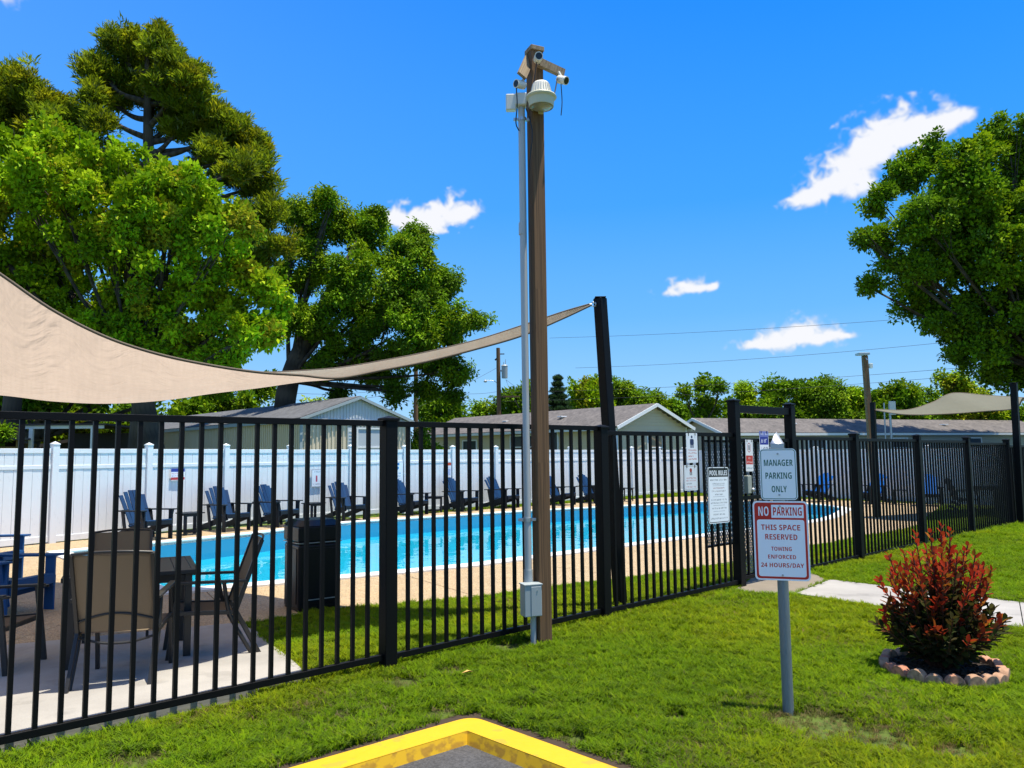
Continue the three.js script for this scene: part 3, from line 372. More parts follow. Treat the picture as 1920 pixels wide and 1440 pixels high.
  onFence('white and dark blue notice at the top of the gate', 5.60, 1.60, .205, .27, (c, w, h) => { c.fillStyle = '#e9eaf0'; c.fillRect(0, 0, w, h); c.fillStyle = '#6d74b4'; c.fillRect(0, 0, w, h * .24); scribble(c, w * .08, h * .06, w * .84, h * .1, '#dfe1f2', 94); c.fillStyle = '#1c2288'; c.fillRect(w * .04, h * .24, w * .92, h * .34); scribble(c, w * .2, h * .33, w * .6, h * .16, '#e6e8f6', 95); scribble(c, w * .08, h * .68, w * .84, h * .13, '#4a4c60', 96); }, .0, .03, .004);
  onFence('white and pale blue notice half hidden behind the parking sign', 5.66, 1.25, .20, .27, (c, w, h) => { c.fillStyle = '#e4e8ec'; c.fillRect(0, 0, w, h); c.fillStyle = '#3a6f9c'; c.fillRect(0, 0, w, h * .3); scribble(c, w * .1, h * .08, w * .8, h * .13, '#e6eef6', 97); scribble(c, w * .1, h * .45, w * .7, h * .14, '#3a3c48', 98); scribble(c, w * .1, h * .7, w * .8, h * .1, '#55585f', 99); }, 0, .03, .004);
  // notices on the white fence
  const onWhite = (label, x, z, y, w, h, draw, th = .778) => { const g = thing('fence_notice', label, 'sign', [x, y, z], th); signPlate(g, w, h, .01, draw, 500); };
  const pl = (t, o) => [-5.77 + .713 * t + .702 * o, -19.97 - .702 * t + .713 * o];
  { const [x, z] = [-7.45, -17.18]; onWhite('white notice with blue top and red bottom band on the vinyl fence', x, z, 1.14, .34, .26, (c, w, h) => { c.fillStyle = '#e6e8ee'; c.fillRect(0, 0, w, h); c.fillStyle = '#2a3c94'; c.fillRect(0, 0, w, h * .28); c.fillStyle = '#b83a3a'; c.fillRect(0, h * .74, w, h * .22); scribble(c, w * .05, h * .36, w * .9, h * .12, '#c0505a', 61); scribble(c, w * .05, h * .56, w * .9, h * .1, '#8a80a0', 62); }, 1.01); }
  { const [x, z] = pl(.75, .05); onWhite('narrow framed notice with pink print on the vinyl fence', x, z, .93, .30, .46, (c, w, h) => { c.fillStyle = '#d8dde4'; c.fillRect(0, 0, w, h); c.strokeStyle = '#8a96a4'; c.lineWidth = w * .04; c.strokeRect(w * .03, h * .02, w * .94, h * .96); c.fillStyle = '#b04a62'; c.fillRect(w * .42, h * .35, w * .16, h * .35); scribble(c, w * .15, h * .1, w * .7, h * .08, '#6a7a90', 63); scribble(c, w * .15, h * .8, w * .7, h * .06, '#6a7a90', 64); }); }
  { const [x, z] = pl(3.35, .05); onWhite('white notice with a blue swimmer picture on the vinyl fence', x, z, 1.02, .42, .56, (c, w, h) => { c.fillStyle = '#dfe9f0'; c.fillRect(0, 0, w, h); c.fillStyle = '#2a7ab8'; c.fillRect(w * .3, h * .02, w * .4, h * .12); c.beginPath(); c.ellipse(w * .45, h * .3, w * .22, h * .1, -.3, 0, 7); c.fill(); c.fillRect(w * .2, h * .3, w * .3, h * .05); scribble(c, w * .15, h * .5, w * .65, h * .08, '#4a86b4', 65); scribble(c, w * .15, h * .66, w * .6, h * .06, '#4a86b4', 66); scribble(c, w * .15, h * .8, w * .55, h * .06, '#4a86b4', 67); }); }
  { const [x, z] = pl(5.25, .05); onWhite('small white notice with a red heading on the vinyl fence', x, z, 1.05, .26, .44, (c, w, h) => { c.fillStyle = '#dfe2ea'; c.fillRect(0, 0, w, h); c.fillStyle = '#c0492c'; c.fillRect(0, 0, w, h * .2); c.fillStyle = '#a8b4d4'; c.fillRect(w * .1, h * .42, w * .8, h * .46); scribble(c, w * .12, h * .28, w * .76, h * .08, '#7a6a74', 68); }); }
}

// ---------------------------------------------------------------- the wooden pole with lamp, cameras and conduit
{
  const PX = .225, PZ = -6.30, T = .42;
  const pole = thing('wooden_pole', 'tall square brown wooden pole standing on the lawn before the fence', 'pole', [PX, 0, PZ], T);
  part('shaft', box(.112, 5.0, .112, 0, 2.43, 0, .007), M.pole, pole);
  part('cross_board', bar([-.17, 4.64, .10], [-.005, 4.935, -.06], .085, .024, V(.3, .5, .4)), M.oldwood, pole);
  part('cross_board', bar([.0, 4.80, .085], [.235, 4.745, .085], .04, .07, V(0, 1, 0)), M.oldwood, pole);
  part('top_block', box(.125, .04, .135, 0, 4.94, .0, .004), M.oldwood, pole);
  // conduit, clamps, meter box
  const con = thing('conduit', 'grey plastic conduit running up the wooden pole', 'conduit', [PX - .112, 0, PZ + .045], 0);
  part('pipe', rod([0, .46, 0], [-.006, 4.42, 0], .029, .029, 18), M.pvc, con); part('coupling', rod([0, .46, 0], [0, .58, 0], .037, .035, 18), M.boxgrey, con); part('coupling', rod([-.009, 3.32, 0], [-.009, 3.42, 0], .033, .033, 18), M.pvc, con); part('lower_pipe', rod([.035, -.05, 0], [.035, .25, 0], .024, .024, 14), M.pvc, con);
  for (const y of [.96, 4.30]) part('clamp', merge([rod([-.002, y, 0], [-.002, y + .03, 0], .035, .035, 18), box(.05, .025, .02, -.05, y + .015, 0, .003), box(.04, .025, .02, .05, y + .015, -.01, .003)]), M.steel, con);
  part('weather_head', merge([box(.10, .11, .09, -.01, 4.475, .01, .012), box(.085, .14, .06, -.095, 4.45, .02, .010)]), M.camwhite, con);
  const jb = thing('junction_box', 'grey metal junction box at the foot of the conduit', 'junction box', [PX - .095, .235, PZ + .115], .35);
  part('case', box(.145, .24, .11, 0, .12, 0, .006), M.boxgrey, jb); part('door', box(.085, .225, .008, .022, .118, .057, .003), M.boxgrey, jb); part('lid', box(.155, .012, .12, 0, .245, 0, .003), M.boxgrey, jb); part('screw', rod([.03, .2, .06], [.03, .2, .065], .005, .005, 8), M.steel, jb);
  // lamp: barn light with a finned hood and a ribbed bucket
  const lamp = thing('yard_lamp', 'white and cream outdoor lamp fixed near the pole top', 'lamp', [PX + .045, 4.375, PZ + .15], 0); lamp.scale.setScalar(.85);
  part('hood', lathe([[.0, .245], [.072, .24], [.078, .225], [.098, .135], [.101, .125]], 28), M.camwhite, lamp);
  const fins = []; for (let k = 0; k < 24; k++) { const a = k / 24 * 2 * PI; fins.push(bar([Math.cos(a) * .081, .225, Math.sin(a) * .081], [Math.cos(a) * .103, .13, Math.sin(a) * .103], .004, .008)); } part('hood_fins', merge(fins), M.camwhite, lamp);
  part('shade', lathe([[.10, .13], [.145, .105], [.153, .09], [.138, .075], [.128, .07], [.122, .0], [.118, -.005]], 32), M.shadecream, lamp); part('lens', lathe([[.0, -.028], [.07, -.02], [.105, -.006], [.118, .002]], 28), M.lampglass, lamp); part('bracket', merge([rod([0, .02, -.03], [0, .02, -.13], .018, .018, 10), box(.05, .10, .02, 0, .03, -.12, .003)]), M.shadecream, lamp);
  // three bullet cameras
  const cam = (label, pos, dir, arm) => { const g = thing('security_camera', label, 'camera', pos); g.scale.setScalar(.78); const D = V(...dir).normalize(), L = .115, a = D.clone().multiplyScalar(-L / 2), b = D.clone().multiplyScalar(L / 2); part('body', merge([rod(a.toArray(), b.toArray(), .044, .046, 20), rod(a.clone().add(D.clone().multiplyScalar(-.014)).toArray(), a.toArray(), .030, .044, 20)]), M.camwhite, g); part('lens', merge([rod(b.clone().add(D.clone().multiplyScalar(-.003)).toArray(), b.clone().add(D.clone().multiplyScalar(.002)).toArray(), .038, .036, 20)]), M.lens, g); part('mount', rod([0, 0, 0], arm, .013, .017, 10), M.camwhite, g); return g; };
  cam('round white camera on the pole facing the lawn', [PX + .025, 4.80, PZ + .15], [.12, -.12, 1], [-.02, .06, -.09]);
  cam('white bullet camera on the pole pointing down over the pool chairs', [PX - .13, 4.585, PZ + .12], [-.75, -.12, .65], [.04, .08, -.05]);
  cam('white bullet camera at the outer end of the short side board', [PX + .235, 4.665, PZ + .03], [.62, -.42, .55], [-.04, .10, -.02]);
  single('camera_cable', merge([tube([[PX - .16, 4.55, PZ + .14], [PX - .155, 4.40, PZ + .13], [PX - .165, 4.25, PZ + .09], [PX - .14, 4.20, PZ + .08]], .005, 6), tube([[PX + .19, 4.67, PZ + .05], [PX + .16, 4.52, PZ + .09], [PX + .13, 4.44, PZ + .13]], .005, 6), tube([[PX + .015, 4.78, PZ + .14], [PX - .01, 4.62, PZ + .13], [PX - .02, 4.55, PZ + .13]], .005, 6), tube([[PX - .08, 4.38, PZ + .11], [PX - .05, 4.28, PZ + .12], [PX - .03, 4.15, PZ + .12], [PX - .06, 3.9, PZ + .09], [PX - .07, 3.0, PZ + .09], [PX - .07, 2.0, PZ + .09]], .006, 6), tube([[PX + .22, 4.62, PZ + .05], [PX + .225, 4.45, PZ + .06], [PX + .215, 4.34, PZ + .06]], .004, 6)]), M.wire, 'thin black cables hanging between the cameras and the lamp', 'cable');
}

// ---------------------------------------------------------------- shade sails
function sailSurface(cols, nu, nv, uS) {
  const cur = cols[0].map((_, k) => new THREE.CatmullRomCurve3(cols.map(c => V(...c[k])), false, 'centripetal')), pos = [], uv = [], idx = [];
  for (let i = 0; i <= nu; i++) { const [a, m, b] = cur.map(c => c.getPoint(i / nu)); for (let j = 0; j <= nv; j++) { const t = j / nv, A = (1 - t) * (1 - 2 * t), Mm = 4 * t * (1 - t), B = t * (2 * t - 1); pos.push(a.x * A + m.x * Mm + b.x * B, a.y * A + m.y * Mm + b.y * B, a.z * A + m.z * Mm + b.z * B); uv.push(i / nu * uS, t * 1.6); } }
  for (let i = 0; i < nu; i++) for (let j = 0; j < nv; j++) { const a = i * (nv + 1) + j; idx.push(a, a + nv + 1, a + 1, a + 1, a + nv + 1, a + nv + 2); }
  const g = new THREE.BufferGeometry(); g.setAttribute('position', new THREE.Float32BufferAttribute(pos, 3)); g.setAttribute('uv', new THREE.Float32BufferAttribute(uv, 2)); g.setIndex(idx); g.computeVertexNormals(); return [g, cur];
}
{
  const S = [[[-4.02, 3.24, -4.3], [-6.84, 2.06, -7.5], [-9.18, 3.09, -10.0]], [[-3.58, 2.95, -4.55], [-5.88, 2.18, -7.6], [-8.17, 3.22, -10.5]], [[-3.28, 2.69, -4.85], [-5.15, 2.15, -7.7], [-7.06, 3.14, -10.5]], [[-3.02, 2.48, -5.0], [-4.67, 2.09, -7.8], [-6.26, 2.96, -10.4]], [[-2.74, 2.32, -5.15], [-4.18, 2.07, -7.9], [-5.42, 2.82, -10.2]], [[-2.45, 2.22, -5.3], [-3.68, 2.1, -8.0], [-4.61, 2.68, -10.0]], [[-2.15, 2.16, -5.5], [-3.12, 2.17, -8.0], [-3.83, 2.59, -9.8]], [[-1.93, 2.14, -5.75], [-2.64, 2.21, -7.9], [-3.22, 2.56, -9.6]], [[-1.73, 2.16, -6.2], [-2.12, 2.24, -7.6], [-2.6, 2.54, -9.3]], [[-1.51, 2.19, -6.75], [-1.67, 2.28, -7.5], [-1.99, 2.53, -8.9]], [[-1.16, 2.28, -6.95], 0, [-1.44, 2.57, -8.6]], [[-.79, 2.37, -7.1], 0, [-.94, 2.63, -8.4]], [[-.3, 2.52, -7.3], 0, [-.34, 2.74, -8.2]], [[.11, 2.66, -7.45], 0, [.12, 2.85, -8.0]], [[.54, 2.86, -7.6], 0, [.56, 2.96, -7.8]], [[.8, 2.99, -7.67], 0, [.8, 3.01, -7.7]]];
  for (const c of S) if (!c[1]) c[1] = c[0].map((v, k) => (v + c[2][k]) / 2);
  const [g, cur] = sailSurface(S, 120, 28, 5), sail = thing('shade_sail', 'large beige shade sail stretched over the dining set', 'shade sail');
  part('cloth', g, M.sail, sail);
  part('hem', new THREE.TubeGeometry(cur[0], 120, .011, 6), M.hem, sail); part('hem', new THREE.TubeGeometry(cur[2], 120, .011, 6), M.hem, sail);
  part('corner_ring', merge([(() => { const t = new THREE.TorusGeometry(.022, .006, 8, 20); t.translate(.835, 3.005, -7.685); return t; })(), rod([.80, 3.0, -7.685], [.82, 3.004, -7.685], .016, .010, 10)]), M.steel, sail);
  const post = thing('sail_post', 'black square steel post holding the corner of the beige sail', 'post', [0, 0, 0]);
  part('shaft', bar([1.045, -.12, -7.70], [.905, 3.07, -7.70], .102, .102, V(.67, 0, .74), .008), M.black, post); part('post_cap', box(.11, .012, .11, .905, 3.075, -7.70, .003), M.black, post); part('eye_bolt', merge([rod([.86, 3.005, -7.685], [.90, 3.005, -7.685], .008, .008, 8), (() => { const t = new THREE.TorusGeometry(.02, .006, 8, 16); t.rotateY(PI / 2); t.translate(.858, 3.005, -7.685); return t; })()]), M.steel, post); part('weep_hole_plug', rod([1.0, 2.2, -7.64], [1.003, 2.2, -7.63], .008, .008, 8), M.steel, post);
  // the sail on the far right with its posts
  const R = [[[9.42, 2.54, -20.0], [9.42, 2.55, -20.01], [9.42, 2.56, -20.02]], [[9.8, 2.37, -19.1], [10.2, 2.47, -19.8], [10.55, 2.56, -20.5]], [[10.53, 2.35, -18.5], [11.0, 2.60, -19.8], [11.5, 2.78, -21.0]], [[11.12, 2.38, -18.0], [11.6, 2.70, -19.6], [12.34, 3.06, -21.5]], [[11.2, 2.38, -17.2], [12.4, 2.66, -19.6], [13.62, 3.03, -22.0]], [[10.4, 2.52, -15.6], [13.0, 2.72, -19.2], [15.2, 2.98, -22.6]]];
  const [g2, cur2] = sailSurface(R, 40, 18, 3), s2 = thing('shade_sail', 'grey-green shade sail peaked above the long brown roof', 'shade sail'); part('cloth', g2, M.sailgrey, s2); part('hem', new THREE.TubeGeometry(cur2[0], 40, .014, 6), M.hem, s2); part('hem', new THREE.TubeGeometry(cur2[2], 40, .014, 6), M.hem, s2);
  const p2 = thing('sail_post', 'black square steel post by the fence holding the grey-green sail', 'post'); part('shaft', bar([9.98, -.1, -15.3], [10.03, 2.80, -15.3], .115, .115, V(.67, 0, .74), .008), M.black, p2); part('post_cap', box(.125, .012, .125, 10.03, 2.805, -15.3, .003), M.black, p2);
  const p3 = thing('sail_post', 'black square steel post behind the blue chair holding the grey-green sail', 'post'); part('shaft', bar([9.36, yPool(9) - .1, -20.0], [9.40, 2.73, -20.0], .11, .11, V(.67, 0, .74), .008), M.black, p3); part('post_cap', box(.12, .012, .12, 9.40, 2.735, -20.0, .003), M.black, p3);
}
// ---------------------------------------------------------------- slatted poolside chairs
function poolChair(label, group, slatMats, frameMat) {
  const g = thing('adirondack_chair', label, 'chair', [0, 0, 0], 0, group); g.userData.base = 'adirondack_chair';
  for (let k = 0; k < 6; k++) { const t = (k - 2.5) / 2.5, x0 = t * .195, x1 = t * .238, top = .97 - .10 * t * t; part('back_slat', bar([x0, .26, -.16], [x1, top, -.52 - .0 * t], .083, .022, V(0, .45, 1), .004), slatMats[k % slatMats.length], g); }
  for (let k = 0; k < 6; k++) { const t = k / 5, y = mix(.385, .275, t), z = mix(.40, -.14, t); part('seat_slat', box(.54, .022, .092, 0, y, z, .004), slatMats[(k + 1) % slatMats.length], g); }
  for (const s of [-1, 1]) {
    part('arm', bar([s * .335, .585, .44], [s * .315, .565, -.44], .135, .025, V(0, 1, 0), .005), frameMat, g);
    part('front_leg', bar([s * .30, 0, .36], [s * .30, .575, .36], .026, .12, V(0, 0, 1), .003), frameMat, g);
    part('side_rail', bar([s * .265, .325, .44], [s * .265, .04, -.66], .026, .125, V(0, 1, 0), .003), frameMat, g);
    part('rear_leg', bar([s * .30, .0, -.20], [s * .30, .56, -.33], .026, .09, V(0, 0, 1), .003), frameMat, g);
    part('arm_bracket', bar([s * .30, .36, .34], [s * .345, .57, .34], .02, .09, V(0, 0, 1)), frameMat, g);
  }
  part('back_rail', box(.62, .085, .024, 0, .545, -.345, .003), frameMat, g); part('back_rail', box(.50, .07, .024, 0, .28, -.18, .003), frameMat, g); part('front_rail', box(.56, .085, .022, 0, .335, .445, .003), frameMat, g);
  return g;
}
{
  const far = Math.atan2(.702, .713);                                // they face the pool, away from the white fence
  const G = 'navy chairs along the white fence';
  const P = [[-7.4, -15.65], [-6.4, -17.4], [-5.6, -18.4], [-4.3, -20.05], [-2.9, -21.7], [-1.55, -23.05], [-.33, -24.25], [1.53, -25.5], [2.73, -26.5]];
  const ctx = ['navy slatted pool chair beside the tan deck corner, first before the white fence', 'navy slatted pool chair just right of the side table and the red-blue notice', 'navy slatted pool chair next to the narrow framed notice', 'navy slatted pool chair between a side table and the fence post', 'navy slatted pool chair under the blue swimmer notice', 'navy slatted pool chair under the notice with the red heading', 'navy slatted pool chair just left of the wooden pole', 'navy slatted pool chair just right of the wooden pole', 'navy slatted pool chair partly behind the black fence post'];
  const jit = [.05, -.02, .04, -.05, .06, 0, .03, .02, -.03];
  const L = ['navy slatted pool chair at the left end of the row, behind the dining set', 'navy slatted pool chair left of a close pair, near the small round-topped side table', 'navy slatted pool chair, right one of the close pair behind the black bin', 'navy slatted pool chair between a narrow side table and the tall black fence post', 'navy slatted pool chair under the notice with the blue swimmer', 'navy slatted pool chair under the notice with the red heading', 'navy slatted pool chair just left of the conduit on the wooden pole', 'navy slatted pool chair showing just right of the wooden pole', 'navy slatted pool chair partly hidden by the fence post under the leaning sail post'];
  const c0 = poolChair(L[0], G, M.navyslat, M.darkpoly);
  P.forEach((p, i) => { const o = i ? copy(c0, [0, 0, 0], 0, L[i]) : c0; o.position.set(p[0], yPool(p[0]) + .02, p[1]); o.rotation.y = far + (i < 3 ? .14 : .04) + jit[i] * 2; });
  const near0 = poolChair('blue slatted pool chair behind the left dining chair, on the deck corner', 'blue chairs at the left end of the pool', [M.deepblue], M.deepblue); near0.position.set(-5.5, yPool(-5) + .02, -8.35); near0.rotation.y = 1.35;
  copy(near0, [-7.15, yPool(-6.9) + .02, -10.4], 1.4, 'blue slatted pool chair farther along the deck, mostly behind the black pickets');
  const face = Math.atan2(-.77, .64), R = [[10.45, -26.6], [11.75, -25.5], [13.05, -24.3]], RL = ['navy slatted pool chair with sunlight painted into its blue, before the gate side of the far white fence', 'navy slatted pool chair with sunlight painted into its blue, behind the black sail post', 'navy slatted pool chair with sunlight painted into its blue, beside the dark low table'];
  const b0 = poolChair(RL[0], 'chairs in painted sunlit blue before the far white fence', [M.blue], M.darkpoly);
  R.forEach((p, i) => { const o = i ? copy(b0, [0, 0, 0], 0, RL[i]) : b0; o.position.set(p[0], yPool(p[0]) + .02, p[1]); o.rotation.y = [-1.0, -1.05, -.45][i]; });
  // side tables
  const t0 = thing('side_table', 'small dark side table between the first two navy chairs', 'side table', [0, 0, 0], 0, 'small dark side tables by the pool chairs'); t0.userData.base = 'side_table';
  for (let k = 0; k < 5; k++) part('top_slat', box(.088, .022, k === 0 || k === 4 ? .40 : .47, (k - 2) * .096, .455, 0, .004), M.darkpoly, t0);
  for (const a of [-1, 1]) for (const b of [-1, 1]) part('leg', box(.07, .445, .026, a * .16, .2225, b * .15, .003), M.darkpoly, t0);
  part('brace', merge([box(.30, .05, .022, 0, .07, .12), box(.30, .05, .022, 0, .07, -.12), box(.36, .05, .022, 0, .415, .16), box(.36, .05, .022, 0, .415, -.16)]), M.darkpoly, t0);
  const T = [[-6.85, -16.45], [-5.05, -19.6], [-2.3, -22.35], [4.0, -27.25], [12.45, -25.0]], TL = [null, 'small dark side table under the narrow framed notice', 'small dark side table beside the fence post near the swimmer notice', 'small dark side table alone before the grass strip, right of the leaning sail post', 'small dark side table between two sunlit blue chairs'];
  T.forEach((p, i) => { const o = i ? copy(t0, [0, 0, 0], 0, TL[i]) : t0; o.position.set(p[0], yPool(p[0]) + .02, p[1]); o.rotation.y = far + .1 * i; });
}
// ---------------------------------------------------------------- sling dining chairs and tables
function slingChair(label, group, cloth) {
  const g = thing('dining_chair', label, 'chair', [0, 0, 0], 0, group); g.userData.base = 'dining_chair';
  for (const s of [-1, 1]) {
    const x = s * .265;
    part('side_frame', merge([bar([x, .40, .25], [x, .37, -.22], .026, .034, V(0, 1, 0), .004), bar([x, .36, -.21], [x, .96, -.42], .026, .036, V(0, 0, 1), .004)]), M.frame, g);
    part('front_leg', bar([x, 0, .30], [x, .64, .22], .026, .042, V(0, 0, 1), .004), M.frame, g);
    part('rear_leg', merge([tube([[x, .62, -.12], [x, .36, -.17], [x, .0, -.36]], .017, 8), bar([x, .42, -.20], [x, .0, -.42], .026, .034, V(0, 0, 1), .004)]), M.frame, g);
    part('armrest', merge([bar([x + s * .01, .645, .27], [x + s * .01, .625, -.30], .052, .022, V(0, 1, 0), .006), rod([x + s * .01, .628, .275], [x + s * .01, .645, .275], .030, .030, 14)]), M.frame, g);
  }
  const sheet = (f, nu, nv) => { const p = [], u = [], id = []; for (let i = 0; i <= nu; i++) for (let j = 0; j <= nv; j++) { p.push(...f(i / nu, j / nv)); u.push(i / nu * .5, j / nv * .5); } for (let i = 0; i < nu; i++) for (let j = 0; j < nv; j++) { const a = i * (nv + 1) + j; id.push(a, a + nv + 1, a + 1, a + 1, a + nv + 1, a + nv + 2); } const q = new THREE.BufferGeometry(); q.setAttribute('position', new THREE.Float32BufferAttribute(p, 3)); q.setAttribute('uv', new THREE.Float32BufferAttribute(u, 2)); q.setIndex(id); q.computeVertexNormals(); return q; };
  part('seat_sling', sheet((a, b) => [(a - .5) * .53, mix(.405, .375, b) - .025 * Math.sin(PI * a) * Math.sin(PI * b), mix(.25, -.20, b)], 10, 10), cloth, g);
  part('back_sling', sheet((a, b) => [(a - .5) * .53, mix(.39, .955, b), mix(-.215, -.415, b) - .03 * Math.sin(PI * a)], 10, 10), cloth, g);
  part('back_bow', tube([[-.265, .96, -.42], [-.13, .972, -.447], [0, .976, -.455], [.13, .972, -.447], [.265, .96, -.42]], .011, 8), M.frame, g);
  part('stretcher', tube([[-.265, .46, -.245], [-.12, .51, -.285], [0, .525, -.30], [.12, .51, -.285], [.265, .46, -.245]], .009, 8), M.frame, g); part('stretcher', tube([[-.265, .34, -.19], [-.1, .30, -.205], [0, .295, -.21], [.1, .30, -.205], [.265, .34, -.19]], .009, 8), M.frame, g);
  part('front_rail', bar([-.265, .385, .25], [.265, .385, .25], .026, .03), M.frame, g);
  return g;
}
function diningTable(label, pos, turn, w = .95) {
  const g = thing('dining_table', label, 'table', pos, turn), n = 7, sw = (w - .10) / n;
  for (let k = 0; k < n; k++) part('top_slat', box(sw - .004, .022, w - .10, (k - (n - 1) / 2) * sw, .715, 0, .003), M.slate, g);
  for (const s of [-1, 1]) { part('top_edge', box(w, .035, .05, 0, .712, s * (w / 2 - .025), .006), M.frame, g); part('top_edge', box(.05, .035, w - .10, s * (w / 2 - .025), .712, 0, .006), M.frame, g); }
  for (const a of [-1, 1]) for (const b of [-1, 1]) part('leg', box(.055, .70, .055, a * (w / 2 - .07), .35, b * (w / 2 - .07), .006), M.frame, g);
  part('apron', merge([box(w - .16, .06, .025, 0, .66, w / 2 - .08), box(w - .16, .06, .025, 0, .66, -w / 2 + .08), box(.025, .06, w - .16, w / 2 - .08, .66, 0), box(.025, .06, w - .16, -w / 2 + .08, .66, 0)]), M.frame, g);
  return g;
}
{
  const py = (x, z) => gy(x, z) + .037, G = 'taupe sling chairs around the patio table', tc = [-3.14, -6.42], rot = .46;
  diningTable('dark square slatted dining table on the concrete patio under the beige sail', [tc[0], py(...tc), tc[1]], rot);
  const c0 = slingChair('taupe sling dining chair with its back to the fence, before the table', G, M.sling); c0.position.set(-2.78, py(-2.8, -5.62), -5.62); c0.rotation.y = PI + .22; c0.scale.setScalar(.95);
  copy(c0, [-2.52, py(-2.5, -6.4), -6.4], -1.12, 'taupe sling dining chair seen side on between the table and the black bin');
  copy(c0, [-3.66, py(-3.6, -7.2), -7.25], .42, 'taupe sling dining chair on the pool side of the table');
  copy(c0, [-4.02, py(-4, -6.05), -6.02], 1.62, 'taupe sling dining chair on the end of the table toward the blue chair');
  // the second dining set far along the fence, in dark cloth
  const G2 = 'dark sling chairs under the grey-green sail', d0 = slingChair('dark sling dining chair seen from behind under the grey-green sail', G2, M.slingdark); const q = [[13.2, -20.6, PI - .3], [12.4, -21.3, 1.3], [14.2, -22.0, -.8]];
  d0.position.set(q[0][0], yPool(13) + .0, q[0][1]); d0.rotation.y = q[0][2]; copy(d0, [q[1][0], yPool(12.4), q[1][1]], q[1][2], 'dark sling dining chair seen side on, nearer the blue chairs'); copy(d0, [q[2][0], yPool(14.2), q[2][1]], q[2][2], 'dark sling dining chair on the far side of the second table');
  diningTable('dark square dining table under the grey-green sail', [13.45, yPool(13.4), -21.6], .3);
}
{ // litter bin
  const b = thing('litter_bin', 'black square litter bin with a sloping hood at the deck edge', 'bin', [-2.23, yPool(-2.1) + .02, -8.62], .62), w = .47, m = std([.006, .006, .007], .35, { specularIntensity: .5 });
  part('body', merge([box(w, .70, w, 0, .36, 0, .03)]), m, b); for (const [x, z, ry] of [[0, 1, 0], [1, 0, PI / 2], [-1, 0, -PI / 2], [0, -1, PI]]) { const g = box(w * .74, .58, .012, 0, .37, 0, .004); g.rotateY(ry); g.translate(x * (w / 2 + .002), 0, z * (w / 2 + .002)); part('side_panel', g, m, b); }
  part('base', box(w * .96, .05, w * .96, 0, .025, 0, .01), m, b); part('base_ledge', merge([box(w * .7, .008, .012, 0, .125, w / 2 + .012)]), M.steel, b);
  const hood = new THREE.CylinderGeometry(.255, .345, .06, 4, 1); hood.rotateY(PI / 4); hood.translate(0, .93, 0); part('hood', merge([box(w + .015, .17, w + .015, 0, .815, 0, .02), hood]), m, b); part('hood_seam', box(w + .02, .006, w + .02, 0, .722, 0), M.steel, b);
}
single('pool_float', merge([box(.55, .05, .22, 4.6, yPool(4.6) + .07, -25.75, .02), box(.12, .05, .12, 4.6, yPool(4.6) + .12, -25.75, .02)]), M.darkpoly, 'low dark float lying on the far pool coping', 'pool float');  // small dark device on the far coping, built as a float

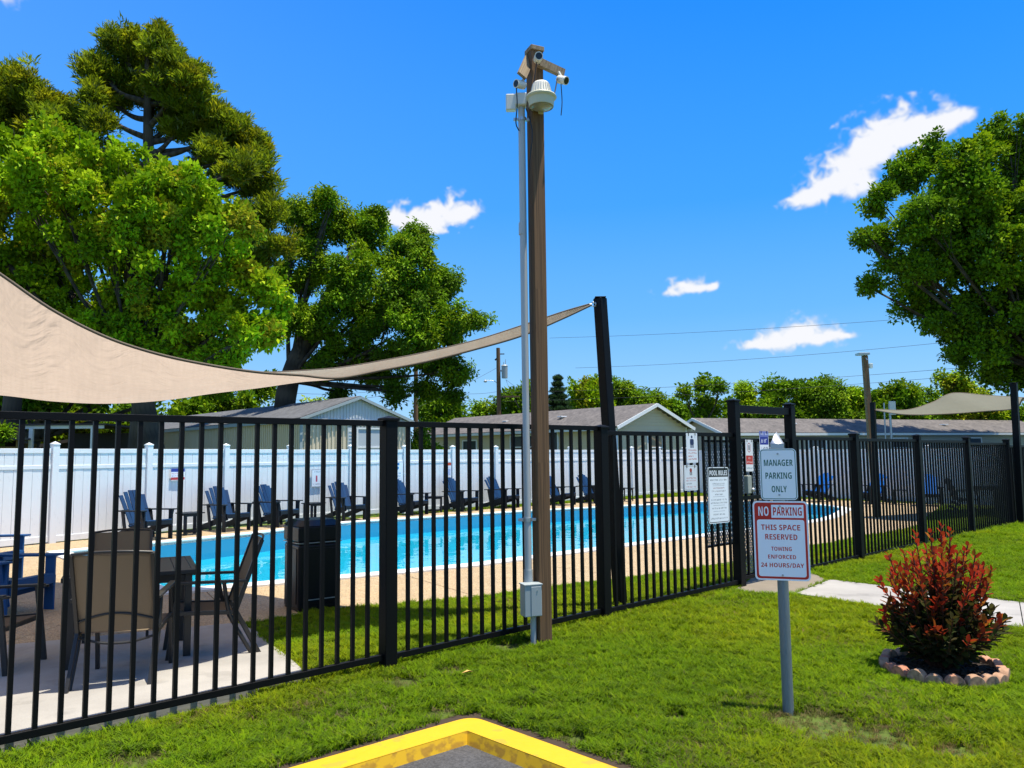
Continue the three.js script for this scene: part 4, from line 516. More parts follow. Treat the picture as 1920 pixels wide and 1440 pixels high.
// ---------------------------------------------------------------- homes behind the fences
function home(o) {
  const g = thing(o.name || 'mobile_home', o.label, 'house', [o.at[0], o.y ?? -.3, o.at[1]], o.turn), { W, L, eave, peak } = o, rise = peak - eave, ov = o.over ?? .18;
  const wall = o.side || M.tan, front = o.front || wall;
  const laps = (x0, x1, z0, z1, h) => { const l = []; const n = Math.round(h / .115); for (let k = 0; k < n; k++) l.push(bar([x0, h * (k + .5) / n, z0], [x1, h * (k + .5) / n, z1], .014 + .010 * (1 - 0), h / n - .006)); return l; };
  const ribs = (x0, x1, z0, z1, h, sp) => { const d = Math.hypot(x1 - x0, z1 - z0), n = Math.round(d / sp), l = []; for (let k = 0; k <= n; k++) l.push(box(.05, h, .05, mix(x0, x1, k / n), h / 2, mix(z0, z1, k / n))); return l; };
  const shell = (a, b, z0, z1) => box(Math.max(.06, Math.abs(b - a)), eave, Math.max(.06, Math.abs(z1 - z0)), (a + b) / 2, eave / 2, (z0 + z1) / 2);
  const clad = (x0, x1, z0, z1) => o.ribs ? ribs(x0, x1, z0, z1, eave, o.ribs) : laps(x0, x1, z0, z1, eave);
  part('end_wall', merge([shell(0, W, -.04, .02), ...clad(0, W, .035, .035)]), front, g);
  part('side_wall', merge([shell(-.02, .04, -L, -.04), ...clad(-.035, -.035, -L, 0)]), wall, g); part('side_wall', merge([shell(W - .04, W + .02, -L, -.04), ...clad(W + .035, W + .035, -L, 0)]), wall, g); part('end_wall', merge([shell(0, W, -L, -L + .06)]), front, g);
  const gs = new THREE.Shape([new THREE.Vector2(0, 0), new THREE.Vector2(W, 0), new THREE.Vector2(W / 2, rise)]), gg = new THREE.ExtrudeGeometry(gs, { depth: .04, bevelEnabled: false }); gg.translate(0, eave, -.02);
  const gl = []; const n = o.gribs ? Math.round(W / o.gribs) : Math.round(rise / .13); for (let k = 1; k < n; k++) { if (o.gribs) { const x = W * k / n, hh = rise * (1 - Math.abs(x - W / 2) / (W / 2)); gl.push(box(.06, hh, .03, x, eave + hh / 2, .03)); } else { const y = rise * k / n, hw = W / 2 * (1 - k / n); gl.push(box(2 * hw, rise / n - .02, .026, W / 2, eave + y, .03)); } }
  part('gable', merge([strip(gg), ...gl]), o.gable || front, g);
  for (const s of [-1, 1]) {
    const run = W / 2 + ov, sl = rise / (W / 2), a = Math.atan(sl), len = run / Math.cos(a), geo = metreUV(new THREE.BoxGeometry(len, .07, L + ov * 2 + .1)); geo.rotateZ(-s * a); geo.translate(W / 2 + s * run / 2, eave + rise - sl * run / 2 + .06, -L / 2);
    part('roof_slope', geo, o.roof, g);
    part('barge_board', bar([W / 2, peak + .02, ov + .09], [W / 2 + s * run, peak + .02 - sl * run, ov + .09], .03, o.barge ?? .15, V(0, 1, 0)), o.trim || M.trim, g);
    part('eave_board', box(.03, .13, L + ov, W / 2 + s * run, eave - sl * ov - .0, -L / 2 + .05), o.trim || M.trim, g);
  }
  if (o.band) part('fascia', box(W + .1, .16, .05, W / 2, eave - .04, .09), M.trim, g);
  for (const x of [0, W]) part('corner_trim', box(.10, eave, .10, x, eave / 2, .02), o.trim || M.trim, g);
  for (const w of o.windows || []) {                                   // [wall, along, sill, width, height, blind]
    const wg = grp('window', g), [wl, s, y, ww, hh, fill] = w; wg.position.set(...(wl === 'end' ? [s, y, .07] : wl === 'near' ? [W + .07, y, -s] : [-.07, y, -s])); wg.rotation.y = wl === 'end' ? 0 : wl === 'near' ? PI / 2 : -PI / 2;
    part('pane', box(ww, hh, .012, 0, hh / 2, 0), fill || M.pane, wg); part('frame', merge([box(ww + .12, .07, .05, 0, hh + .02, .01), box(ww + .12, .08, .06, 0, -.03, .015), box(.07, hh, .05, -ww / 2 - .02, hh / 2, .01), box(.07, hh, .05, ww / 2 + .02, hh / 2, .01), box(ww, .05, .035, 0, hh * .42, .012)]), w[6] || M.trim, wg);
    if (w[7]) for (const q of [-1, 1]) { const l = [box(.38, hh + .1, .03, q * (ww / 2 + .25), hh / 2, 0)]; for (let k = 0; k < 9; k++) l.push(box(.30, .045, .02, q * (ww / 2 + .25), .12 + k * (hh - .1) / 9, .02)); part('shutter', merge(l), w[7], wg); }
  }
  for (const [x, z, h] of o.vents || []) part('roof_vent', merge([rod([x, eave + rise * .4, z], [x, eave + rise * .4 + h, z], .06, .06, 10), box(.4, .06, .3, x, eave + rise * .4 + h, z, .01)]), M.trim, g);
  return g;
}
home({ label: 'cream ribbed mobile home with a grey metal roof behind the white fence', at: [-7.75, -28.1], turn: .764, W: 4.85, L: 17, eave: 3.12, peak: 3.98, over: .12, ribs: .16, gribs: .14, front: M.cream, side: M.cream, gable: M.greygable, roof: M.roofgrey, trim: std([.36, .42, .43], .5), barge: .10, band: true, y: -.25, windows: [['end', 2.9, 1.55, 1.05, 1.25, M.blind, M.trim, M.greygable]] });
home({ label: 'tan lap-sided mobile home with a white-trimmed gable', at: [4.5, -33.6], turn: .70, W: 4.9, L: 15, eave: 2.93, peak: 3.90, over: .28, roof: M.roofbrown, y: -.25, windows: [['end', 2.55, 1.5, 1.0, 1.15, std([.30, .22, .13], .5), M.trim], ['far', 6.2, 1.7, 1.7, .95, M.pane, M.trim], ['far', 4.0, 1.0, .8, 1.9, M.pane, M.trim], ['far', 10.5, 1.6, 1.2, .9, M.pane, M.trim]], vents: [[1.2, -4.6, .25], [1.3, -9, .2]] });
home({ label: 'long mobile home with a brown shingle roof behind the sunlit blue chairs', at: [9.35, -44.3], turn: -1.2, W: 4.6, L: 25, eave: 2.75, peak: 3.52, over: .3, roof: M.roofbrown, side: std([.42, .38, .30], .65), y: -.25, windows: [['near', 6, 1.5, 1.2, .9, M.pane, M.trim], ['near', 12, 1.5, 1.2, .9, M.pane, M.trim], ['near', 18, 1.5, 1.2, .9, M.pane, M.trim]], vents: [[3.4, -5.5, .22], [3.5, -17, .2]] });
home({ label: 'pale blue-grey mobile home glimpsed at the far right behind the sail post', at: [26.5, -38.0], turn: -.5, W: 4.2, L: 9, eave: 2.9, peak: 3.5, over: .2, roof: M.roofgrey, side: std([.48, .56, .60], .6), y: -.3, ribs: .2 });
home({ label: 'low dark house with a reddish tile roof under the trees', name: 'cottage', at: [-23.5, -36.0], turn: .5, W: 6, L: 7, eave: 2.15, peak: 2.75, over: .4, roof: M.rooftile, side: M.darkwall, front: M.darkwall, trim: M.darkwall, y: -.25, windows: [['end', 3.8, 1.55, .8, .35, M.pane, M.trim]] });
{ // yellow timber shed and a carport at the far left
  const s = thing('timber_shed', 'yellow-brown timber shed half hidden by leaves at the far left', 'shed', [-20.2, -.25, -29.2], .3); for (let k = 0; k < 9; k++) part('board', box(2.6, .24, .04, 0, .15 + k * .25, 0, .006), M.shedwood, s); part('corner_post', box(.18, 3.0, .18, 1.3, 1.5, .02, .01), M.shedwood, s); part('roof', box(3.2, .08, 2.6, 0, 2.55, -1.1), M.roofbrown, s); part('side_wall', box(.06, 2.4, 2.2, 1.28, 1.2, -1.15), M.shedwood, s);
  const c = thing('carport', 'white carport beam on slim posts under the dark trees', 'carport', [-17.6, -.25, -30.2], .15); part('beam', box(2.9, .13, .08, 0, 3.02, 0, .005), M.trim, c); for (const x of [-1.2, 1.05]) part('post', box(.14, 2.96, .14, x, 1.48, 0, .005), M.trim, c); part('roof', box(3.1, .06, 4.4, 0, 3.12, -2.1), M.darkwall, c); part('rear_wall', box(3.0, 2.9, .06, 0, 1.45, -4.2), M.darkwall, c);
}
// ---------------------------------------------------------------- poles and wires beyond the fences
{
  const u = thing('utility_pole', 'far utility pole carrying a grey transformer can', 'utility pole', [-.95, -.3, -56]); part('shaft', rod([0, 0, 0], [-.04, 9.6, 0], .19, .14, 12), M.pole, u); part('transformer', merge([rod([.42, 7.35, .1], [.42, 8.25, .1], .22, .235, 18), rod([.42, 8.25, .1], [.42, 8.33, .1], .25, .19, 18), rod([.36, 8.33, .1], [.36, 8.55, .1], .03, .02, 8), rod([.48, 8.33, .1], [.5, 8.75, .1], .03, .015, 8)]), M.boxgrey, u); part('bracket', bar([0, 7.9, .05], [.25, 7.9, .1], .08, .12), M.steel, u); part('insulator', merge([rod([.1, 9.15, 0], [.42, 9.15, 0], .04, .04, 8), rod([-.1, 8.85, 0], [-.28, 8.7, 0], .06, .06, 8)]), M.darkpoly, u); part('street_lamp_arm', tube([[-.03, 6.9, 0], [-.35, 7.15, .05], [-.85, 7.2, .1], [-.95, 7.2, .1]], .022, 8), M.steel, u); part('street_lamp_head', merge([lathe([[.03, .12], [.08, .03], [.13, 0], [.11, -.08], [0, -.10]], 16).translate(-1.0, 7.15, .1)]), M.boxgrey, u); part('cross_arm', box(1.5, .12, .1, .75, 6.0, .1), M.pole, u);
  const u2 = thing('utility_pole', 'slim utility pole behind the gable of the cream home', 'utility pole', [-6.3, -.3, -50]); part('shaft', rod([0, 0, 0], [.02, 8.2, 0], .17, .13, 12), M.pole, u2); part('insulator', merge([rod([-.95, 5.62, .1], [-.25, 5.72, .1], .11, .11, 10), rod([-.6, 6.0, .1], [-.35, 6.08, .1], .09, .09, 10)]), M.darkpoly, u2);
  const u3 = thing('service_pole', 'thin service pole with a small pale box by the tree line', 'utility pole', [20.9, -.3, -42.5]); part('shaft', rod([0, 0, 0], [0, 4.35, 0], .07, .06, 10), M.steel, u3); part('box', box(.30, .75, .2, .1, 4.1, .1, .02), M.camwhite, u3); part('stay', rod([-.35, 0, 0], [-.3, 4.4, 0], .04, .04, 8), M.steel, u3);
  const l2 = thing('flood_light_pole', 'brown wooden pole with a flat flood light beyond the blue chairs', 'light pole', [11.15, -.3, -23.9]); part('shaft', bar([0, 0, 0], [-.09, 4.75, 0], .15, .15, V(0, 0, 1), .01), M.pole, l2); part('lamp_head', (() => { const g = box(.34, .07, .30, -.19, 4.79, .08, .01); return g; })(), M.boxgrey, l2); part('sensor_box', box(.09, .15, .1, .05, 4.42, .08, .01), M.camwhite, l2); part('lamp_arm', rod([-.09, 4.7, .05], [-.05, 4.6, .08], .02, .02, 8), M.steel, l2);
  const sag = (a, b, d, n = 8) => Array.from({ length: n + 1 }, (_, k) => { const t = k / n; return [mix(a[0], b[0], t), mix(a[1], b[1], t) - d * 4 * t * (1 - t), mix(a[2], b[2], t)]; });
  const W = [['low power line over the tree tops', [-.9, 6.0, -56], [36, 6.75, -40], .45], ['second low power line just under the first', [-.9, 5.35, -56], [36, 6.35, -40], .45], ['high power line crossing the right tree', [5, 8.2, -60], [36, 8.3, -38], .5], ['highest power line crossing the right tree', [3, 10.6, -60], [36, 9.3, -38], .4], ['service line running from the slim pole to the transformer pole', [-6.3, 6.05, -50], [-.95, 6.1, -56], .35], ['slack cable below the service line', [-6.3, 5.6, -50], [-.95, 5.5, -56], .3], ['steep line dropping left from the transformer pole', [-6.5, 4.6, -51], [-.98, 7.9, -56], .1], ['cable leaving the slim pole toward the cream home', [-13, 4.9, -46], [-6.4, 5.75, -50], .25], ['upper cable leaving the slim pole toward the trees', [-13, 5.3, -46], [-6.4, 6.1, -50], .25], ['drop cable from the transformer to the tan home', [-.45, 6.95, -55.9], [3.0, 3.7, -46], .1], ['second drop cable beside the first', [-.45, 6.95, -55.9], [.5, 4.8, -55], .1]];
  for (const [label, a, b, d] of W) single('power_line', tube(sag(a, b, d), .011, 5, 16), M.wire, label, 'cable', 'overhead cables');
}
// ---------------------------------------------------------------- trees
function leafClump(seed, n, len, wid, up = .25) {                     // a spray of leaves in a ball of radius 1
  const r = rng(seed), pos = [], nor = [], idx = [];
  for (let k = 0; k < n; k++) {
    const a = r() * 2 * PI, ct = r() * 2 - 1, st = Math.sqrt(1 - ct * ct), rad = Math.pow(r(), .5), c = V(Math.cos(a) * st * rad, ct * rad * .8, Math.sin(a) * st * rad);
    const d = V(r() - .5, r() - .5 + up, r() - .5).add(c.clone().multiplyScalar(.7)).normalize(), s = new THREE.Vector3().crossVectors(d, V((r() - .5) * .9, 1, (r() - .5) * .9)).normalize(), nn = new THREE.Vector3().crossVectors(s, d).normalize();
    const L = len * (.7 + .6 * r()), w = wid * (.7 + .6 * r()), o = pos.length / 3, tip = c.clone().addScaledVector(d, L).addScaledVector(nn, -L * .28), md = c.clone().addScaledVector(d, L * .5).addScaledVector(nn, L * .06);
    for (const p of [c, md.clone().addScaledVector(s, w), tip, md.clone().addScaledVector(s, -w)]) { pos.push(p.x, p.y, p.z); nor.push(nn.x, nn.y, nn.z); } idx.push(o, o + 1, o + 2, o, o + 2, o + 3);
  }
  const g = new THREE.BufferGeometry(); g.setAttribute('position', new THREE.Float32BufferAttribute(pos, 3)); g.setAttribute('normal', new THREE.Float32BufferAttribute(nor, 3)); g.setIndex(idx); return g;
}
function needleClump(seed, n, len) {
  const r = rng(seed), pos = [], nor = [], idx = [];
  for (let k = 0; k < n; k++) { const a = r() * 2 * PI, e = -.2 + r() * 1.3, d = V(Math.cos(a) * Math.cos(e), Math.sin(e), Math.sin(a) * Math.cos(e)), s = new THREE.Vector3().crossVectors(d, V(r() - .5, r() - .5, r() - .5)).normalize(), nn = new THREE.Vector3().crossVectors(s, d), b = V((r() - .5) * .5, r() * .8 - .35, (r() - .5) * .5), t = b.clone().addScaledVector(d, len * (.7 + .5 * r())), o = pos.length / 3; for (const p of [b.clone().addScaledVector(s, .034), b.clone().addScaledVector(s, -.034), t]) { pos.push(p.x, p.y, p.z); nor.push(nn.x, nn.y, nn.z); } idx.push(o, o + 1, o + 2); }
  const g = new THREE.BufferGeometry(); g.setAttribute('position', new THREE.Float32BufferAttribute(pos, 3)); g.setAttribute('normal', new THREE.Float32BufferAttribute(nor, 3)); g.setIndex(idx); return g;
}
const CL = { a: leafClump(1, 22, .60, .19, .35), b: leafClump(2, 26, .55, .15, .15), c: leafClump(3, 22, .62, .20, .1), n: leafClump(4, 70, .75, .035, .9) };
function tree(name, label, o) {
  const t = thing(name, label, 'tree', [0, 0, 0], 0, o.group), r = rng(o.seed), cs = o.clump, base = o.base, tops = o.blobs, limbs = [];
  const cen = tops.reduce((s, b) => [s[0] + b[0] / tops.length, s[1] + b[1] / tops.length, s[2] + b[2] / tops.length], [0, 0, 0]);
  const fork = o.fork || [mix(base[0], cen[0], .4), mix(base[1], cen[1], .45), mix(base[2], cen[2], .4)], tr = o.trunk;
  limbs.push(taper([[base[0], base[1] - .3, base[2]], [mix(base[0], fork[0], .3) + .1, mix(base[1], fork[1], .4), mix(base[2], fork[2], .3)], fork, o.lead || [mix(fork[0], cen[0], .7), mix(fork[1], Math.max(...tops.map(b => b[1])), .75), mix(fork[2], cen[2], .7)]], [tr * 1.3, tr, tr * .75, tr * .25]));
  for (const b of tops) { const st = o.lead ? (() => { const k = clamp((b[1] - .6 - fork[1]) / (o.lead[1] - fork[1]) - .1); return [mix(fork[0], o.lead[0], k), mix(fork[1], o.lead[1], k), mix(fork[2], o.lead[2], k)]; })() : fork; const m = [mix(st[0], b[0], .5) + (r() - .5) * .5, mix(st[1], b[1], o.lead ? .3 : .45) + (r() - .5) * .3, mix(st[2], b[2], .5) + (r() - .5) * .5]; const lk = tr * (o.limb || 1); limbs.push(taper([st, m, [b[0], b[1], b[2]]], [lk * .42, lk * .24, lk * .06], 6)); if (b[3] > .6 && !o.plain) for (let q = 0; q < 4; q++) { const a = r() * 6.28, e = r() * 1.4 - .3; limbs.push(taper([m, [mix(m[0], b[0], .6) + (r() - .5) * .3, mix(m[1], b[1], .6), mix(m[2], b[2], .6) + (r() - .5) * .3], [b[0] + Math.cos(a) * b[3] * .8, b[1] + e * b[3] * .6, b[2] + Math.sin(a) * b[3] * .8]], [lk * .16, lk * .1, lk * .03], 5)); } }
  part('trunk', merge(limbs), M.bark, t);
  const mats = [], cols = [], m4 = new THREE.Matrix4(), q = new THREE.Quaternion(), e = new THREE.Euler(), sc = new THREE.Vector3();
  for (const b of tops) {
    const n = Math.max(12, Math.round(4 * PI * b[3] * b[3] / (cs * cs) * o.dens)), RR = Math.max(.3 * b[3], b[3] - cs * .9), sub = Array.from({ length: Math.max(4, Math.round((b[3] * b[3] * 7 + b[3] * 5) * (o.tufts || 1))) }, () => { const a = r() * 2 * PI, ct = r() * 2 - 1, st = Math.sqrt(1 - ct * ct), k = RR * (.45 + .55 * Math.sqrt(r())); return [b[0] + Math.cos(a) * st * k, b[1] + ct * k * .9, b[2] + Math.sin(a) * st * k, cs * (.7 + .9 * r()) * (o.spread || 1), .78 + .45 * r(), o.cols[Math.floor(Math.pow(r(), 1.2) * o.cols.length)]]; });
    for (let k = 0; k < n; k++) {
      let p, tint = null, tv = 1; const a = r() * 2 * PI, ct = r() * 2 - 1, st = Math.sqrt(1 - ct * ct);
      if (r() < .93) { const s = sub[Math.floor(r() * sub.length)], d = s[3] * Math.pow(r(), .6); tint = s[5]; tv = s[4]; p = [s[0] + Math.cos(a) * st * d, s[1] + ct * d * .75, s[2] + Math.sin(a) * st * d]; } else { const d = b[3] * (.4 + .5 * r()); p = [b[0] + Math.cos(a) * st * d, b[1] + ct * d * .85, b[2] + Math.sin(a) * st * d]; }
      const S = cs * (.65 + .6 * r()); e.set((r() - .5) * 1.0, r() * 6.28, (r() - .5) * 1.0); m4.compose(V(...p), q.setFromEuler(e), sc.set(S, S, S)); mats.push(m4.clone()); const c = tint && r() < .8 ? tint : o.cols[Math.floor(Math.pow(r(), 1.3) * o.cols.length)], v = (.85 + .3 * r()) * tv; cols.push(C(c[0] * v, c[1] * v, c[2] * v));
    }
  }
  const im = new THREE.InstancedMesh(o.geo, o.mat || M.leaf, mats.length); im.name = 'crown'; im.userData.kind = 'stuff'; mats.forEach((m, i) => { im.setMatrixAt(i, m); im.setColorAt(i, cols[i]); }); im.castShadow = im.receiveShadow = true; t.add(im); return t;
}
const LIME = [[.25, .40, .006], [.29, .43, .006], [.20, .34, .006], [.34, .44, .008], [.30, .30, .012]], DEEP = [[.13, .245, .006], [.165, .29, .006], [.11, .21, .008], [.22, .32, .006]], PINE = [[.22, .30, .010], [.27, .34, .010], [.18, .25, .010], [.34, .36, .010]], BRIGHT = LIME;
tree('broadleaf_tree', 'bright lime-green leafy tree rising above the white fence at the left', { seed: 11, base: [-9.75, -.2, -21.2], fork: [-10.3, 3.4, -21.2], trunk: .3, limb: .6, clump: .225, dens: .74, tufts: 1.35, geo: CL.a, cols: LIME, blobs: [[-12.1, 9.0, -19.8, 1.44], [-14.0, 8.2, -21.8, 1.89], [-10.9, 8.1, -20.2, 1.76], [-9.0, 8.3, -19.9, 1.45], [-9.5, 7.0, -20.5, 1.99], [-7.4, 7.5, -19.7, 1.03], [-7.7, 6.0, -21.5, 1.42], [-12.0, 6.4, -21.9, 2.13], [-14.2, 6.3, -22.4, 1.87], [-9.5, 5.4, -21.4, 1.64], [-6.8, 4.8, -20.1, .77], [-12.7, 10.4, -21.1, .81], [-8.3, 4.7, -21.1, 1.1], [-10.4, 9.4, -20.2, .84], [-13.4, 9.5, -19.8, 1.03], [-15.7, 8.7, -21.0, 1.75], [-14.9, 6.3, -20.0, 1.66], [-9.4, 9.3, -21.1, .73], [-6.7, 6.0, -20.7, .6], [-11.0, 4.6, -20.6, 1.3], [-13.2, 4.6, -20.6, 1.3]] });
tree('pine_tree', 'tall olive pine with bare branches showing, above the lime-green tree', { seed: 12, base: [-14.7, -.2, -30.2], fork: [-14.6, 11.6, -30.2], lead: [-14.9, 18.6, -30.3], trunk: .34, clump: .29, dens: .62, geo: CL.n, tufts: 1.5, spread: 1.7, mat: M.needle, cols: PINE, blobs: [[-16.0, 18.5, -30.4, .89], [-16.6, 17.3, -30.0, .94], [-14.9, 18.4, -30.9, 1.29], [-13.1, 16.2, -29.2, 1.26], [-15.7, 17.1, -30.8, 1.1], [-12.7, 15.6, -30.6, .96], [-11.7, 14.9, -30.4, .89], [-10.7, 14.6, -31.2, .82], [-16.5, 15.8, -29.4, .6], [-15.9, 14.6, -28.9, .55], [-13.4, 14.9, -30.3, .6], [-10.3, 12.6, -30.8, .8], [-10.4, 11.2, -30.6, .89], [-10.4, 12.6, -28.8, .6], [-13.8, 17.9, -29.1, .7], [-11.9, 13.7, -29.5, .6], [-14.6, 16.6, -30.4, .7], [-11.6, 12.9, -30.9, .65], [-10.2, 9.6, -30.6, .8], [-10.6, 9.0, -30.0, 1.0], [-10.4, 10.4, -30.2, .7], [-9.3, 11.2, -29.6, .55], [-9.0, 9.8, -29.4, .6], [-12.0, 15.2, -31, 1.0], [-13.6, 17.2, -30.6, 1.1], [-14.2, 15.6, -31.4, .9], [-11.2, 13.9, -31, .9], [-16.9, 16.6, -31, .8], [-12.6, 14.2, -31.4, .8], [-10.2, 13.6, -30.4, .6], [-17.2, 14.4, -30.2, .6]] });
tree('pine_tree', 'olive pine crown at the far left behind the lime-green tree', { seed: 13, base: [-20.6, -.2, -31.3], fork: [-20.4, 9.5, -31.3], lead: [-20.6, 17.5, -31.4], trunk: .32, clump: .29, dens: .62, geo: CL.n, tufts: 1.5, spread: 1.7, mat: M.needle, cols: PINE, blobs: [[-21.3, 17.3, -31.9, 1.22], [-18.8, 15.9, -30.6, 1.06], [-21.8, 15.5, -31.8, 1.54], [-17.7, 14.8, -29.9, .93], [-22.2, 15.8, -30.1, 1.67], [-17.8, 14.0, -31.2, .87], [-19.8, 14.5, -31, 1.2], [-20.5, 16.8, -31, 1.1]] });
tree('broadleaf_tree', 'dark green spreading tree above the cream mobile home', { seed: 14, base: [-10.6, -.2, -34.0], fork: [-9.9, 4.9, -34.0], trunk: .46, limb: .6, clump: .30, dens: .92, tufts: 1.4, geo: CL.b, cols: DEEP, blobs: [[-9.11,12.72,-36.17,1.79],[-9.64,10.34,-35.11,1.74],[-6.86,12.19,-36.3,1.55],[-6.47,8.89,-33.26,2.29],[-4.49,9.95,-33.79,1.67],[-4.22,8.5,-35.24,1.86],[-3.17,9.68,-36.3,1.0],[-2.51,7.44,-33.53,1.13],[-4.62,6.91,-32.87,1.84],[-7.52,7.04,-33.92,1.89],[-9.37,7.57,-33.66,1.22],[-1.45,7.37,-33.79,0.56],[-3.43,6.25,-35.11,1.38],[-6.07,5.59,-35.9,1.38],[-2.64,5.2,-34.45,0.88],[-8.32,5.46,-33.26,0.75],[-10.03,12.98,-34.98,0.93],[-8.32,13.38,-34.58,0.64],[-4.36,11.4,-34.45,0.92],[-6.34,12.85,-35.9,0.71],[-7.92,4.4,-35.64,0.63],[-5.15,4.27,-33.53,0.63],[-3.83,4.54,-34.85,0.75],[-2.64,4.27,-34.98,0.56]] });
tree('broadleaf_tree', 'large dark green tree above the grey-green sail at the right', { seed: 15, base: [30.5, -.3, -42], fork: [29.4, 5.6, -41.8], trunk: .7, limb: .5, clump: .36, dens: .74, tufts: 1.1, geo: CL.c, cols: DEEP, blobs: [[23.22,17.5,-43.69,1.46],[20.98,15.43,-42.31,1.03],[24.77,18.87,-43.86,1.27],[24.08,16.64,-39.9,1.51],[25.8,17.5,-40.59,1.27],[28.55,19.39,-42.48,1.41],[29.58,17.5,-43.86,1.89],[24.25,14.74,-40.25,2.24],[21.67,13.37,-39.39,1.63],[20.3,12.85,-40.76,0.95],[18.92,12.85,-40.42,0.72],[21.33,11.3,-40.59,1.75],[19.95,10.62,-42.31,0.77],[23.22,10.1,-43.34,1.57],[24.08,12.16,-41.45,2.44],[25.8,11.99,-39.9,2.49],[24.6,8.9,-42.14,2.05],[26.83,8.55,-41.62,2.6],[25.28,6.66,-41.45,1.72],[28.38,5.97,-43.34,1.96],[31.65,18.01,-43.0,3.29],[29.76,11.65,-40.25,3.63],[30.27,7.0,-41.97,3.27],[29.24,9.76,-42.14,2.34],[26.83,15.09,-43.0,2.41],[28.55,14.4,-40.59,2.24]] });
{
  const F = { a: [[-6.9, 5.2, -62.1, .95], [-4.8, 5.1, -62.3, .95], [-5.8, 5.5, -61.7, .77]], b: [[-2.5, 4.8, -59.9, .83], [-1.1, 4.7, -59.2, .62]], c: [[0, 5.3, -58.1, 1.05], [1.2, 5.8, -58.3, .97], [1.0, 4.8, -57.7, 1.0]], d: [[5.8, 6.2, -60.1, 1.25], [5.4, 5.1, -60.3, 1.17], [6.8, 5.2, -59.7, 1.16]], e: [[8.4, 6.7, -62.1, 1.03], [9.1, 5.6, -62.3, 1.47], [10.3, 5.3, -61.7, 1.11]], f: [[12.0, 5.2, -63.9, 1.24], [12.9, 4.8, -63.2, 1.05]], h: [[15.1, 4.4, -65.9, .92], [18.6, 4.8, -65.2, 1.0]], i: [[18.7, 5.9, -61.9, 1.03], [19.3, 4.7, -61.2, 1.19]], j: [[21.0, 5.8, -59.9, 1.25], [20.1, 4.6, -59.2, 1.07]], k: [[23.7, 5.8, -61.9, 1.29], [23.2, 4.5, -61.2, 1.02]], l: [[24.6, 6.1, -59.9, 1.16], [24.7, 4.8, -59.2, 1.23]], m: [[28.4, 5.5, -63.9, 1.15], [29.4, 5.0, -63.2, 1.05]], n: [[29.1, 5.2, -59.9, 1.16], [30.1, 5.4, -59.2, 1.15]], o: [[33.1, 5.4, -61.9, 1.2], [32.5, 4.4, -61.2, 1.02]], q: [[37.4, 4.0, -59.9, 1.25], [38.6, 3.8, -59.2, 1.23], [36, 4.2, -60, 1.2]] };
  let k = 0; for (const b of Object.values(F)) { const m = b.reduce((s, p) => [s[0] + p[0] / b.length, s[2]], [0, 0, 0]), low = Math.min(...b.map(p => p[1])), cx = b.reduce((s, p) => s + p[0] / b.length, 0), cz = b.reduce((s, p) => s + p[2] / b.length, 0); tree('distant_tree', 'green tree in the far row beyond the roofs', { seed: 60 + k, base: [cx, -.4, cz], trunk: .2, clump: .44, dens: .9, geo: [CL.a, CL.b, CL.c][k % 3], cols: k % 4 === 3 ? BRIGHT : DEEP, plain: true, group: 'trees in the far row', blobs: [...b.map(q => [q[0], q[1] + .15, q[2], q[3] * 1.22]), [cx - .6, low - 1.0, cz, 1.6], [cx + 1.0, low - 1.2, cz - .3, 1.6]] }); k++; }
  tree('distant_tree', 'taller open-crowned tree standing out of the far row', { seed: 90, base: [14.6, -.4, -58.2], fork: [14.5, 3.6, -58.2], trunk: .22, clump: .40, dens: .75, geo: CL.c, cols: DEEP, blobs: [[13.0, 5.9, -57.6, .62], [14.7, 6.8, -58.6, .75], [15.5, 6.4, -57.5, .75], [15.1, 5.0, -58.7, 1.06], [14.1, 5.4, -58.0, .5], [14.2, 3.8, -58.5, 1.2]] });
  tree('distant_tree', 'light yellow-green tree beside the large dark tree at the right', { seed: 91, base: [30.6, -.4, -52.1], trunk: .22, clump: .42, dens: .8, geo: CL.b, cols: BRIGHT, blobs: [[29.6, 6.1, -52.1, .94], [30.6, 5.8, -52.3, 1.16], [31.3, 5.0, -51.7, 1.0], [30.2, 4.2, -52, 1.3], [32.2, 4, -52, 1.2]] });
  const cf = []; for (let k = 0; k < 9; k++) { const y = 7.0 - k * .42, w = .10 + k * .13; for (let q = 0; q < 3 + k; q++) { const a = q / (3 + k) * 6.283 + k * 1.1; cf.push([3.35 + Math.cos(a) * w, y - w * .22, -56 + Math.sin(a) * w, .13 + k * .012]); cf.push([3.35 + Math.cos(a) * w * .5, y - w * .08, -56 + Math.sin(a) * w * .5, .12]); } } tree('conifer', 'small dark conifer standing just right of the wooden pole', { seed: 92, base: [3.35, -.4, -56], fork: [3.35, 2.5, -56], lead: [3.35, 7.0, -56], trunk: .10, clump: .16, dens: .5, geo: CL.n, mat: M.needle, cols: [[.04, .09, .03], [.05, .105, .035]], plain: true, blobs: cf });
  tree('broadleaf_tree', 'green tree in the gap behind the ridge of the cream home', { seed: 93, base: [-17, -.3, -44], trunk: .25, clump: .4, dens: .8, geo: CL.a, cols: DEEP, blobs: [[-16.6, 4.2, -44.1, 1.1], [-18.5, 4.1, -44.3, 1.2], [-15.2, 4.5, -43.7, .9], [-17, 5.6, -44.6, 1.2], [-14.5, 5.6, -45, 1.0]] });
  tree('broadleaf_tree', 'small bright tree poking over the grey roof ridge', { seed: 94, base: [-12.3, -.3, -47.6], trunk: .2, clump: .4, dens: .8, geo: CL.b, cols: BRIGHT, blobs: [[-12.0, 4.5, -47.9, .8], [-12.7, 4.3, -47.2, .75], [-9.6, 4.5, -48.4, .5]] });
